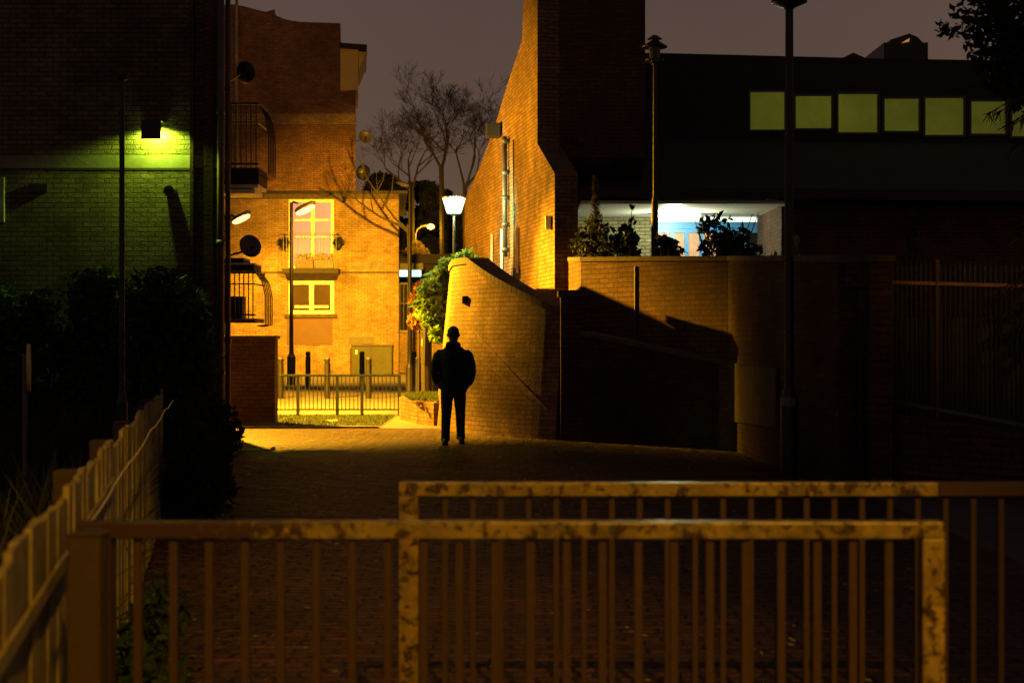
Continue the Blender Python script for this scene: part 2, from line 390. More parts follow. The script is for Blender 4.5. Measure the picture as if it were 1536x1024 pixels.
# balconies on the flank of the left building
def balcony(px1, pyt, pyb, slab_b, Yc, label, h_split, bottom='roofedge'):
    x1 = X(px1, Yc); x0 = -4.64; y0, y1 = Yc-.3, Yc+.5
    zb, zt = Z(pyb, Yc), Z(pyt, Yc)
    t = thing('balcony', label, 'balcony', (x0, Yc, zb), 'balconies on the flank of the dark building')
    bw = x1-.15
    MB().box(x0,bw,y0,y1,Z(slab_b,Yc),zb).build('floor_slab', bottom, t)
    MB().beam((x0,y0,zt),(bw,y0,zt),.03,.03).beam((bw,y0-.015,zt),(bw,y1,zt),.03,.03).build('handrail','blackmetal',t)
    MB().beam((x0,y0,zb+.06),(bw,y0,zb+.06),.025,.025).build('bottom_rail','blackmetal',t)
    MB().beam((x0,y0,zt-h_split),(bw,y0,zt-h_split),.02,.02).beam((bw-.01,y0,zt-h_split),(bw-.01,y1,zt-h_split),.02,.02).build('middle_rail','blackmetal',t)
    n = 8
    for i in range(n):
        x = x0 + (bw-x0)*(i+.5)/n
        MB().beam((x,y0,zb),(x,y0,zt),.016,.016).build('bar','blackmetal',t)
    for i in range(5):
        y = y0 + (y1-y0)*(i+.3)/5
        # bars bowed outwards at the end
        MB().tube([(bw,y,zt),(bw+.10,y,zt-(zt-zb)*.2),(bw+.15,y,zt-(zt-zb)*.5),(bw+.15,y,zb-.1),(bw+.02,y,zb-.12)], .010, 6).build('bar','blackmetal',t)
    return t, x0, bw, y0, y1, zb, zt
tb,x0,bw,y0,y1,zb,zt = balcony(407,160,255,278,22.8,'upper balcony with mesh screen and bowed black bars',.30)
mb = MB()
for i in range(16): mb.beam((x0+(bw-x0)*i/16,y0+.02,zt),(x0+(bw-x0)*i/16,y0+.02,zt-.42),.006,.006)
for i in range(9): mb.beam((x0,y0+.02,zt-.05*i),(bw,y0+.02,zt-.05*i),.006,.006)
mb.build('mesh_screen','blackmetal',tb)
MB().box(x0,bw-.02,y0+.05,y1,Z(284,22.8),Z(279,22.8)).box(x0,bw-.08,y0+.1,y1,Z(292,22.8),Z(286,22.8)).build('soffit_board','pvc',tb)
tb,x0,bw,y0,y1,zb,zt = balcony(402,410,478,484,22.8,'lower balcony with thin black bars above the brick bin wall',.18,'concrete')
MB().box(x0,x0+.30,y1-.4,y1-.1,zb,Z(444,22.8)).build('storage_box','blackmetal',tb)
t = thing('door_canopy', 'small white edged double canopy above the lower balcony', 'canopy', (-4.6,22.9,Z(405,22.9)))
MB().box(-4.64,X(388,22.9),22.5,23.15,Z(408,22.9),Z(399,22.9)).box(-4.64,X(371,22.9),22.55,23.15,Z(396,22.9),Z(390,22.9)).build('canopy_board','roofedge',t)
MB().box(-4.64,X(388,22.9)+.01,22.49,23.15,Z(399,22.9),Z(396.5,22.9)).box(-4.64,X(371,22.9)+.01,22.59,23.15,Z(390,22.9),Z(388,22.9)).build('white_edge','pvc',t,bevel=.01)
def dish(px, py, Y, r, label, face, wall_dx=-.35, mat='greymetal', group=None):
    c = P(px,py,Y); t = thing('satellite_dish', label, 'satellite dish', c, group)
    d = Vector(face).normalized(); q = d.to_track_quat('Z','Y')
    mb = MB(); n = 20; rings = []
    for i in range(6):
        rr = r*i/5; rings.append((rr, .35*rr*rr/r))
    vs = [c+q@Vector((0,0,0))]; fs = []
    for rr, zz in rings[1:]:
        for j in range(n): vs.append(c+q@Vector((rr*math.cos(2*math.pi*j/n), rr*1.08*math.sin(2*math.pi*j/n), zz)))
    for j in range(n): fs.append((0,1+j,1+(j+1)%n))
    for i in range(4):
        for j in range(n): fs.append((1+i*n+j,1+(i+1)*n+j,1+(i+1)*n+(j+1)%n,1+i*n+(j+1)%n))
    mb.add(vs,fs); o = mb.build('reflector', mat, t, smooth=True)
    so = o.modifiers.new('s','SOLIDIFY'); so.thickness = .012
    MB().tube([c-d*.01, c-d*.15, c+Vector((wall_dx,.15,-.12))], .018, 8).build('mounting_arm','blackmetal',t)
    tip = c+q@Vector((0,-r*.3,r*.9))
    MB().tube([c+q@Vector((0,-r,.3*r)), tip], .01, 6).tube([tip, tip-d*.06], .025, 8).build('feed_arm','blackmetal',t)
dish(374,371,22.9,.18,'round dish beside the glowing lamp above the small canopy',(.5,-1,.35),-.35)
dish(366,110,22.9,.17,'dark dish high on the corner above the upper balcony',(.3,1,.3),-.3,'blackmetal')
dish(547,207,50.3,.24,'small dark dish, upper one on the far tower corner against the sky',(.3,-1,.3),-.5,'greymetal')
dish(546,259,50.3,.26,'dark dish, lower one on the far tower corner above the flat roof',(-.4,1,.2),-.5,'blackmetal')
# pier and bin wall
t = thing('bin_wall', 'short dark brick wall with flat coping beside the passage corner', 'wall', (-4.8,26.3,0))
MB().box(-5.6,X(412,26.2),26.2,26.55,-.05,Z(508,26.2)).build('wall','brick_dark',t)
MB().box(-5.6,X(415,26.2),26.15,26.6,Z(508,26.2),Z(503,26.2)).build('coping','coping',t,bevel=.01)

# ------------------------------------------------------------------ far apartment building
Yf = 50.0
t = thing('apartment_building', 'yellow brick flats lit orange with white windows and a tall dark tower', 'building', (-8, 52, .3))
wx0, wx1 = X(433,Yf), X(501,Yf)
zt1, zb1 = Z(299,Yf), Z(403,Yf); zt2, zb2 = Z(421,Yf), Z(471,Yf)
# front wall panels leave openings for the windows
mb = MB(); xl, xr, top = -16, X(598,Yf), Z(291,Yf)
for a,b_,c,d in ((xl,wx0,.0,top),(wx1,xr,.0,top),(wx0,wx1,.0,zb2),(wx0,wx1,zt2,zb1),(wx0,wx1,zt1,top)):
    mb.box(a,b_,Yf,Yf+.3,c,d)
mb.prism([(xr,Yf+.3,0),(xr-.3,Yf+.3,0),(xr-1.2,Yf+9,0),(xr-.85,Yf+9,0)],(0,0,top))
mb.build('wall','brick_far',t)
MB().prism([(xl,Yf-.22,top),(xr+.33,Yf-.22,top),(xr-.5,Yf+9.2,top),(xl,Yf+9.2,top)],(0,0,Z(287,Yf)-top)).build('flat_roof','roofedge',t)
MB().box(xl,xr,Yf-.05,Yf-.003,Z(299,Yf),top).build('fascia','coping',t)
MB().box(xl,xr+.02,Yf-.04,Yf-.003,Z(410,Yf),Z(407.5,Yf)).build('string_course','coping',t)
# tower above
prof = [(xl,13.4),(X(352,Yf),Z(6,Yf)),(X(362,Yf),Z(8,Yf)),(X(385,Yf),Z(14,Yf)),(X(398,Yf),Z(17,Yf)),(X(411,Yf),Z(13,Yf)),(X(412,Yf),Z(22,Yf)),(X(430,Yf),Z(29,Yf)),(X(450,Yf),Z(32,Yf)),(X(510,Yf),Z(34,Yf)),(X(510,Yf),Z(135,Yf)),(X(533,Yf),Z(135,Yf)),(X(533,Yf),Z(287,Yf)+.002),(xl,Z(287,Yf)+.002)]
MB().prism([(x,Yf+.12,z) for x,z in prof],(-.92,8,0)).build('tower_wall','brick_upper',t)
MB().box(xl,X(533,Yf)+.02,Yf+.06,Yf+.117,Z(186,Yf),Z(170,Yf)).build('tower_band','brick_far',t)
MB().prism([(X(510,Yf)+.002,Yf+.1,Z(135,Yf)+.002),(X(537,Yf),Yf+.1,Z(135,Yf)+.002),(X(537,Yf),Yf+.1,Z(72,Yf)),(X(510,Yf)+.002,Yf+.1,Z(72,Yf))],(-.44,4,0)).build('yellow_bay','yellowpanel',t)
MB().prism([(X(510,Yf)+.002,Yf-.1,Z(72,Yf)),(X(551,Yf),Yf-.1,Z(75,Yf)),(X(551,Yf),Yf-.1,Z(68,Yf)),(X(510,Yf)+.002,Yf-.1,Z(65,Yf))],(-.5,4.5,0)).build('bay_roof','roofedge',t)
MB().prism([(X(537,Yf)+.002,Yf+.12,Z(76,Yf)),(X(549,Yf),Yf+.12,Z(77,Yf)),(X(538,Yf),Yf+.12,Z(104,Yf))],(-.4,3.6,0)).build('bay_bracket','yellowpanel',t)
MB().tube([(X(355,Yf),Yf+.0,Z(262,Yf)),(X(355,Yf),Yf+.0,Z(0,Yf))],.06).build('drain_pipe','concrete',t)
MB().box(X(527,Yf),X(577,Yf),Yf-.012,Yf-.001,Z(404,Yf),Z(392,Yf)).build('wall_plaque','band',t)
MB().box(X(524,Yf),X(560,Yf),Yf-.012,Yf-.001,Z(515,Yf),Z(505,Yf)).build('wall_plaque','band',t)
# french window
def frame(parent, x0,x1,z0,z1,mull,trans,w,Y,glass,pn='pane'):
    mb = MB()
    mb.box(x0,x0+w,Y-.04,Y+.06,z0,z1).box(x1-w,x1,Y-.04,Y+.06,z0,z1).box(x0+w,x1-w,Y-.04,Y+.06,z1-w,z1).box(x0+w,x1-w,Y-.04,Y+.06,z0,z0+w)
    for m_ in mull: mb.box(m_-w*.6,m_+w*.6,Y-.035,Y+.055,z0+w,z1-w)
    xs = [x0+w]+[m_ for m_ in mull]+[x1-w]
    for a,b_ in zip(xs[:-1],xs[1:]):
        for z in trans: mb.box(a+w*.6,b_-w*.6,Y-.03,Y+.05,z-w*.35,z+w*.35)
    f = mb.build('window','pvc',parent)
    MB().box(x0+w*.5,x1-w*.5,Y+.07,Y+.09,z0+w*.5,z1-w*.5).build(pn,glass,f)
    return f
f = frame(t,wx0,wx1,zb1,zt1,[X(469,Yf)],[Z(330,Yf)],.11,Yf+.06,'e_room')
MB().box(wx0+.2,wx1-.2,Yf+.035,Yf+.065,Z(356,Yf),Z(354,Yf)).build('glazing_bar','pvc',f)
frame(t,wx0,wx1,zb2,zt2,[X(467,Yf)],[Z(460,Yf)],.13,Yf+.06,'winglass')
MB().box(wx0-.12,wx1+.12,Yf-.1,Yf-.003,Z(476,Yf),zb2).build('sill','coping',t)
MB().box(X(430,Yf),X(498,Yf),Yf-.02,Yf-.002,Z(517,Yf),Z(477,Yf)).build('infill_panel','pinkpanel',t)
tb = thing('balcony', 'small balcony with flower boxes in front of the lit french window', 'balcony', (X(470,Yf),Yf-.3,zb1))
MB().box(X(428,Yf),X(511,Yf),Yf-.75,Yf-.004,Z(411,Yf),Z(404,Yf)).build('floor_slab','roofedge',tb)
MB().prism([(X(430,Yf),Yf-.7,Z(411,Yf)-.002),(X(512,Yf),Yf-.7,Z(411,Yf)-.002),(X(506,Yf),Yf-.1,Z(420,Yf)),(X(436,Yf),Yf-.1,Z(420,Yf))],(0,.05,0)).build('under_brace','coping',tb)
zr = Z(352,Yf)
MB().beam((X(430,Yf),Yf-.72,zr),(X(508,Yf),Yf-.72,zr),.04,.03).beam((X(430,Yf),Yf-.72,zr),(X(430,Yf),Yf-.004,zr),.04,.03).beam((X(508,Yf),Yf-.72,zr),(X(508,Yf),Yf-.004,zr),.04,.03).build('handrail','greymetal',tb)
for i in range(18):
    x = X(430,Yf)+(X(508,Yf)-X(430,Yf))*i/17
    MB().beam((x,Yf-.72,Z(404,Yf)),(x,Yf-.72,zr),.014,.014).build('bar','greymetal',tb)
for a,b_,z in ((447,474,386),(476,503,388)):
    tt = thing('flower_box', 'pink flower box at the left of the small balcony' if a==447 else 'pale flower box at the right of the small balcony', 'flower box', (X((a+b_)/2,Yf),Yf-.62,Z(403,Yf)), 'flower boxes on the balcony')
    MB().box(X(a,Yf),X(b_,Yf),Yf-.68,Yf-.50,Z(403.5,Yf),Z(392,Yf)).build('trough','pinkpanel' if a==447 else 'band',tt,bevel=.01)
    leaves([((X(a+(b_-a)*q,Yf),Yf-.6,Z(387,Yf)),.16,.1,.14) for q in (.15,.4,.65,.9)],260,.05,rg).build('plants','leaf_yellow',tt)
for px_ in (427,509):
    tt = thing('hanging_basket', 'hanging basket left of the french window' if px_==427 else 'hanging basket right of the french window', 'hanging basket', (X(px_,Yf),Yf-.2,Z(375,Yf)), 'hanging baskets by the french window')
    MB().lathe((X(px_,Yf),Yf-.22),[(.03,Z(376,Yf)),(.12,Z(372,Yf)),(.16,Z(366,Yf))],12).tube([(X(px_,Yf),Yf-.22,Z(366,Yf)),(X(px_,Yf),Yf-.01,Z(352,Yf))],.01,6).build('basket','blackmetal',tt)
    leaves([((X(px_,Yf),Yf-.22,Z(364,Yf)),.2,.2,.18)],240,.06,rg).build('foliage','leaf_dark',tt)
# utility cabinet
t = thing('utility_cabinet', 'olive metal utility cabinet against the orange lit brick wall', 'cabinet', (X(557,49.3),49.5,.3))
MB().box(X(527,49.3),X(588,49.3),49.3,49.85,G(49.3),Z(519,49.3)).build('body','cabinet',t,bevel=.02)
MB().box(X(526,49.3),X(589,49.3),49.27,49.88,Z(519,49.3)+.002,Z(517,49.3)).build('lid','cabinet',t,bevel=.01)
MB().box(X(557,49.3)-.006,X(557,49.3)+.006,49.29,49.299,G(49.3)+.08,Z(521,49.3)).build('door_gap','blackmetal',t)
MB().box(X(533,49.3),X(536,49.3),49.285,49.299,Z(531,49.3),Z(525,49.3)).build('notice','pvc',t)
# low wall and railing beyond the flats
t = thing('garden_wall', 'low orange lit brick wall beside the flats under black railings', 'wall', (-3.2,52,.3))
MB().box(X(597,52)-.6,X(690,52),52,52.3,0,Z(499,52)).build('wall','brick_far',t)
MB().box(X(597,52)-.6,X(690,52),51.93,52.37,Z(499,52),Z(495,52)).build('coping','concrete',t,bevel=.01)
MB().box(X(632,52),X(640,52),51.97,51.998,Z(519,52),Z(508,52)).build('notice_plate','pvc',t)
t = thing('wall_railing', 'black railings standing on the low orange brick wall', 'railing', (-3.2,52.1,Z(495,52)))
MB().beam((X(597,52)-.6,52.15,Z(425,52)),(X(690,52),52.15,Z(425,52)),.05,.05).beam((X(597,52)-.6,52.15,Z(455,52)),(X(690,52),52.15,Z(455,52)),.04,.04).build('handrail','blackmetal',t)
b0 = MB().beam((X(597,52)-.5,52.15,Z(495,52)),(X(597,52)-.5,52.15,Z(425,52)),.022,.022).build('bar','blackmetal',t)
for i in range(1,22): clone_part(b0,(.14*i,0,0))
# dark house behind with bright strip
t = thing('distant_house', 'dark house beyond the flats behind a glowing pale strip', 'house', (-3,58,.3))
MB().box(-8,-1.2,58,66,0,Z(418,58)+.6).build('wall','roofdark',t)
MB().prism([(-8.2,57.7,Z(418,58)+.6),(-1.0,57.7,Z(418,58)+.6),(-1.0,57.7,Z(400,58)+.5),(-8.2,57.7,Z(400,58)+.5)],(0,8.5,0)).build('roof','roofedge',t)
t = thing('light_strip', 'long glowing pale blue light strip beside the corner of the flats', 'light', (X(612,56),56,Z(410,56)))
MB().box(X(592,56),X(632,56),55.95,56.05,Z(415,56),Z(405,56)).build('diffuser','e_strip',t,bevel=.03)
MB().box(X(590,56),X(635,56),55.9,56.2,Z(404.9,56),Z(380+15,56)).build('housing','blackmetal',t)

# ------------------------------------------------------------------ centre gable building
def SW(Y): return Vector((.75-.1773*(Y-25), Y, 0))
def sidepx(px, py):
    Y = 5.18/(.1773+(px-768)/F); p = SW(Y); p.z = Z(py, Y); return p
nrm = Vector((1,.1773,0)).normalized()
t = thing('gable_building', 'tall brick gable building with leaning orange lit side wall', 'building', (2,28,0))
prof = []
for Y,z in ((25,-.1),(25,4.47),(26.55,5.2),(26.55,10.2),(27.85,10.2),(27.9,8.6),(28.1,7.46),(29.85,6.85),(31.1,6.34),(33.5,5.6),(36,5.06),(36,-.1)):
    p = SW(Y); prof.append((p.x,p.y,z))
# side wall with a window opening is a thick leaf; courses follow it
MB().prism(prof, nrm*.42).build('side_wall','brick_gable',t)
a0 = SW(26.55)
tx0 = a0.x+.42*nrm.x+.002; tx1 = X(968,26.6)
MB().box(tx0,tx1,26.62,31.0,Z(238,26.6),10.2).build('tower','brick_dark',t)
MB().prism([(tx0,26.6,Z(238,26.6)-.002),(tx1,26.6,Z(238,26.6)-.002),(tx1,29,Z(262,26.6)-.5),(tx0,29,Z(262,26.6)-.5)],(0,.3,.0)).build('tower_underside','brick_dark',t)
for px_,pa,pb,w in ((752,345,412,.42),(738,352,396,.30),(776,342,410,.34)):
    p = sidepx(px_,pa); q = sidepx(px_,pb); d = Vector((-.1773,1,0)).normalized()
    o = p - nrm*.012
    MB().prism([o-d*w/2, o+d*w/2, Vector((o.x+d.x*w/2,o.y+d.y*w/2,q.z)), Vector((o.x-d.x*w/2,o.y-d.y*w/2,q.z))], nrm*.010).build('window','darkglass' if px_!=738 else 'winglass',t)
    MB().beam(o-d*(w/2+.03)-nrm*.03, Vector((o.x,o.y,q.z))-d*(w/2+.03)-nrm*.03,.05,.05).build('window_trim','pvc',t)
pp = [sidepx(763,205)-nrm*.09, sidepx(764,385)-nrm*.09]
mb = MB().tube(pp,.055,10)
for py in (215,262,300,340,378):
    c = sidepx(764,py)-nrm*.09; mb.tube([c,c+Vector((0,0,.09))],.075,10)
mb.build('drain_pipe','greymetal',t,smooth=True)
c = sidepx(751,196)-nrm*.16
MB().box(c.x-.16,c.x+.16,c.y-.2,c.y+.2,c.z-.15,c.z+.14).build('rainwater_hopper','roofedge',t,bevel=.02)
c = sidepx(827,334)-nrm*.06
MB().box(c.x-.05,c.x+.05,c.y-.06,c.y+.06,c.z-.12,c.z+.12).build('junction_box','pvc',t,bevel=.01)
c0 = sidepx(786,345); c1 = sidepx(786,430)
MB().tube([sidepx(772,210)-nrm*.03, sidepx(773,345)-nrm*.03, sidepx(773,440)-nrm*.03],.018,6).build('cable','blackmetal',t)

# ------------------------------------------------------------------ long hall with clerestory and porch
Yc = 31.0
t = thing('long_hall', 'long dark low hall with green clerestory windows and lit porch', 'building', (8,29,1.8))
hx1 = 26
MB().prism([(tx1-.5,Yc,Z(206,Yc)-1.5),(hx1,Yc,Z(206,Yc)-1.5),(hx1,Yc,Z(108,Yc)),(X(1320,Yc),Yc,Z(88,Yc)),(X(1000,Yc),Yc,Z(80,Yc)),(tx1-.5,Yc,Z(79,Yc))],(0,9,0)).build('clerestory_wall','roofdark',t)
MB().prism([(X(865,27)-.05,26.7,4.22),(hx1,26.7,4.0),(hx1,26.7,4.2),(X(865,27)-.05,26.7,4.42)],(0,.02,0)).build('eave_board','roofedge',t)
mb = MB(); zz = Z(206,Yc)
mb.add([(X(865,27)-.05,26.72,4.40),(hx1,26.72,4.18),(hx1,Yc-.002,zz-.3),(X(865,27)-.05,Yc-.002,zz),
        (X(865,27)-.05,26.72,4.26),(hx1,26.72,4.02),(hx1,Yc-.002,zz-.5),(X(865,27)-.05,Yc-.002,zz-.2)],
       [(0,1,2,3),(4,7,6,5),(0,4,5,1),(1,5,6,2),(2,6,7,3),(3,7,4,0)])
mb.build('roof','roofdark',t)
MB().box(X(1172,27.3),hx1,27.3,27.6,1.7,4.1).box(X(1172,27.3),X(1172,27.3)+.3,27.6,30,1.7,4.4).build('wall','brick_dark',t)
MB().box(X(858,26.9),X(867,26.9),26.9,27.2,1.7,4.25).build('porch_post','blackmetal',t)
# porch back wall at Y 30
Yp = 30.0
MB().box(X(855,Yp),X(980,Yp),Yp,Yp+.3,1.7,4.9).box(X(1154,Yp),X(1195,Yp),Yp,Yp+.3,1.7,4.9).box(X(980,Yp),X(1154,Yp),Yp,Yp+.3,Z(303,Yp),4.9).build('porch_wall','brick_porch',t)
MB().box(X(868,28),X(1172,28),27.0,29.98,4.12,4.18).build('porch_ceiling','pvc',t)
# transom, doors
MB().box(X(982,Yp),X(1153,Yp),Yp+.12,Yp+.14,Z(335,Yp),Z(304,Yp)).build('transom_window','e_transom',t)
mb = MB(); 
for a,b_,c,d in ((980,986,303,400),(986,1153,333,343),(1000,1153,303,308)): mb.box(X(a,Yp),X(b_,Yp),Yp+.0,Yp+.1,Z(d,Yp),Z(c,Yp))
mb.build('porch_frame','bluepaint',t)
for a,b_,g in ((986,1008,'e_peach'),(1008,1030,'e_peach'),(1030,1052,'e_peach'),(1052,1078,'e_peach'),(1078,1116,'darkglass'),(1116,1153,'darkglass')):
    d = MB().box(X(a,Yp),X(a+3,Yp),Yp+.01,Yp+.07,1.8,Z(343.2,Yp)).box(X(b_-2,Yp)-.01,X(b_,Yp)-.002,Yp+.01,Yp+.07,1.8,Z(343.2,Yp)).box(X(a+3,Yp),X(b_-2,Yp)-.01,Yp+.01,Yp+.07,Z(349,Yp),Z(343.2,Yp)).build('door','bluepaint',t)
    MB().box(X(a+3,Yp),X(b_-2,Yp)-.01,Yp+.08,Yp+.1,1.8,Z(349,Yp)).build('pane',g,d)
MB().tube([(X(868,29.8),29.8,Z(313,29.8)),(X(940,29.8),29.8,Z(314,29.8)),(X(952,29.8),29.8,Z(310,29.8)),(X(968,29.8),29.8,Z(307,29.8))],.025,8).build('conduit','pvc',t)
tt = thing('porch_light', 'bright white tube lamp under the porch ceiling', 'light', (X(1015,29),29,4.05))
MB().box(X(985,29),X(1050,29),28.9,29.05,4.04,4.115).build('fitting','pvc',tt)
MB().tube([(X(988,29),28.97,4.01),(X(1047,29),28.97,4.01)],.03,8).build('tube','e_tube',tt)
point('porch_fill_light', (X(1010,28.9),28.75,3.93), 190, (.92,1.0,.60), .08)
# clerestory windows
for a,b_,c,d in ((1125,1176,139,195),(1193,1246,145,193),(1257,1315,142,199),(1326,1377,149,197),(1387,1444,148,203),(1456,1507,153,201),(1517,1571,150,205)):
    f = MB().box(X(a,Yc)-.05,X(a,Yc),Yc-.06,Yc-.003,Z(d,Yc),Z(c,Yc)).box(X(b_,Yc),X(b_,Yc)+.05,Yc-.06,Yc-.003,Z(d,Yc),Z(c,Yc)).box(X(a,Yc)-.05,X(b_,Yc)+.05,Yc-.06,Yc-.003,Z(c,Yc),Z(c,Yc)+.05).box(X(a,Yc)-.05,X(b_,Yc)+.05,Yc-.06,Yc-.003,Z(d,Yc)-.05,Z(d,Yc)).build('window','downpipe',t)
    MB().box(X(a,Yc),X(b_,Yc),Yc-.03,Yc-.01,Z(d,Yc),Z(c,Yc)).build('pane','e_olive',f)
# distant roofs over the hall
t = thing('rooftop_turret', 'dark stepped rooftop beyond the hall with one small lit window', 'building', (X(1350,60),62,0))
MB().box(X(1326,60),X(1392,60),60,64,0,Z(64,60)).prism([(X(1338,60),60.2,Z(64,60)),(X(1388,60),60.2,Z(64,60)),(X(1378,60),60.2,Z(54,60)),(X(1366,60),60.2,Z(49,60)),(X(1338,60),60.2,Z(58,60))],(0,3,0)).build('wall','blackmetal',t)
MB().prism([(X(1352,60),59.95,Z(65,60)),(X(1363,60),59.95,Z(63,60)),(X(1364,60),59.95,Z(58,60))],(0,.03,0)).build('window','e_glow',t)
t = thing('distant_roof', 'tiny dark pointed roof peeping over the hall roofline', 'building', (X(1280,60),62,0))
MB().prism([(X(1262,60),60,0),(X(1298,60),60,0),(X(1298,60),60,Z(87,60)),(X(1280,60),60,Z(79,60)),(X(1262,60),60,Z(88,60))],(0,3,0)).build('roof','roofdark',t)

# ------------------------------------------------------------------ curved ramp wall
t = thing('curved_wall', 'curved brick ramp wall with sloping coping lit at its rounded end', 'wall', (.2,23.2,0))
cx_, cy_, R0 = 3.53, 26.19, 5.0
def arc(a, z, rr=0):       # leaning wall: the rounded end, then straight on beside the planter
    r = R0 - .10*z + rr
    if a < R(195): return Vector((cx_+r*math.cos(R(195))-(R(195)-a)*.22, cy_+r*math.sin(R(195))+(R(195)-a)*3.0, z))
    return Vector((cx_+r*math.cos(a), cy_+r*math.sin(a), z))
def ztop(a):               # level at the back then falling towards the viewer
    d = math.degrees(a)
    if d < 205: return 2.84
    return max(1.9, 2.84 - (d-205)*.0305)
mb = MB(); N = 44; a0, a1 = R(155), R(235); zn = 10
def grid(rr, ztf, z0=-.05):
    return [[arc(a0+(a1-a0)*i/N, z0+(ztf(a0+(a1-a0)*i/N)-z0)*j/zn, rr) for j in range(zn+1)] for i in range(N+1)]
go, gi = grid(0, ztop), grid(-.33, ztop)
def addgrid(g, flip=False):
    for i in range(N):
        for j in range(zn):
            q = [g[i][j], g[i+1][j], g[i+1][j+1], g[i][j+1]]
            s0, s1 = (a0+(a1-a0)*i/N)*R0, (a0+(a1-a0)*(i+1)/N)*R0
            mb.add(q, [(0,1,2,3)], [[(s0,q[0].z),(s1,q[1].z),(s1,q[2].z),(s0,q[3].z)]])
addgrid(go); addgrid(gi)
for i in (0, N):
    for j in range(zn): mb.add([go[i][j],gi[i][j],gi[i][j+1],go[i][j+1]],[(0,1,2,3)])
for i in range(N): mb.add([go[i][zn],go[i+1][zn],gi[i+1][zn],gi[i][zn]],[(0,1,2,3)])
mb.build('wall','brick_curve',t,smooth=True)
# brick on edge coping stones
mb = MB(); n = 58
for i in range(n):
    b0_, b1_ = a0+(a1-a0)*(i+.04)/n, a0+(a1-a0)*(i+.96)/n
    vs = []
    for dz, rr in ((.002,.035),(.002,-.365),(.115,-.365),(.115,.035)):
        vs.append([Vector((*arc(a, ztop(a), rr).xy, ztop(a)+dz)) for a in (b0_, b1_)])
    pts = [v[0] for v in vs]+[v[1] for v in vs]
    mb.add(pts, [(0,1,2,3),(7,6,5,4),(0,4,5,1),(1,5,6,2),(2,6,7,3),(3,7,4,0)])
mb.build('coping','coping',t)
# handrail strips following the ramp slope on the outer face
for (p0,q0,p1,q1,r_) in ((702,492,826,616,.009),(712,532,800,602,.005)):
    pts = []
    for i in range(150):
        a = R(195+i*40/150); c = arc(a,1.0,.0); px_ = 768+F*c.x/c.y
        if p0 <= px_ <= p1:
            c = arc(a, Z(q0+(px_-p0)*(q1-q0)/(p1-p0), c.y), .0); pts.append(c)
    MB().tube(pts[::4], r_, 6).build('sloping_strip','concrete',t)
c = arc(R(205.5), 2.22, 0)
MB().box(c.x-.06,c.x+.04,c.y-.07,c.y+.05,c.z-.06,c.z+.07).build('wall_box','roofedge',t)
e_ = arc(a1,0,-.16)
t = thing('ramp_pier', 'dark square brick pier ending the curved ramp wall', 'pier', (e_.x+.25,e_.y,0))
MB().box(e_.x+.0,e_.x+.40,e_.y-.26,e_.y+.26,-.05,2.22).build('shaft','brick_dark',t)
MB().box(e_.x-.04,e_.x+.44,e_.y-.3,e_.y+.3,2.222,2.32).build('coping','coping',t,bevel=.01)

# ------------------------------------------------------------------ retaining wall on the right
t = thing('retaining_wall', 'long tall brick retaining wall under the terrace shrubs', 'wall', (2.4,19,0))
mb0 = MB(); mb1 = MB(); mb2 = MB(); cop = MB(); tops = [2.90,2.83,2.78,2.69,2.46,2.38]; off = Vector((.28,.12,0)); s_ = 0
for i in range(len(RW)-1):
    (xa,ya),(xb,yb) = RW[i],RW[i+1]; L = math.hypot(xb-xa,yb-ya); za, zb_ = tops[i],tops[i+1]
    vs = [Vector((xa,ya,-.1)),Vector((xb,yb,-.1)),Vector((xb,yb,zb_)),Vector((xa,ya,za))]
    vb = [v+off for v in vs]; mb = mb0 if i < 2 else (mb1 if i == 2 else mb2)  # brick colour steps darker along the wall, imitating fading lamplight
    mb.add(vs,[(0,1,2,3)],[[(s_,0),(s_+L,0),(s_+L,zb_),(s_,za)]]); mb.add(vb,[(3,2,1,0)]); mb.add([vs[3],vs[2],vb[2],vb[3]],[(0,1,2,3)])
    if i == 0: mb.add([vs[0],vs[3],vb[3],vb[0]],[(0,1,2,3)])
    if i == len(RW)-2: mb.add([vs[1],vs[2],vb[2],vb[1]],[(0,1,2,3)])
    u = Vector((-.02,-.02,0)); q = [vs[3]+u+Vector((0,0,.003)),vs[2]+u+Vector((0,0,.003)),vb[2]+Vector((.03,.02,.003)),vb[3]+Vector((.03,.02,.003))]
    cop.add(q+[p+Vector((0,0,.07)) for p in q],[(0,3,2,1),(4,5,6,7),(0,1,5,4),(1,2,6,5),(2,3,7,6),(3,0,4,7)])
    s_ += L
mb0.build('wall','brick_retain',t); mb1.build('wall','brick_dark',t); mb2.build('wall','brick_shade',t,label='stretch of the wall darkened in colour for shade'); cop.build('coping','coping',t)
MB().tube([(1.925,22.19,0),(1.925,22.19,2.7)],.016,8).build('drain_pipe','downpipe',t)
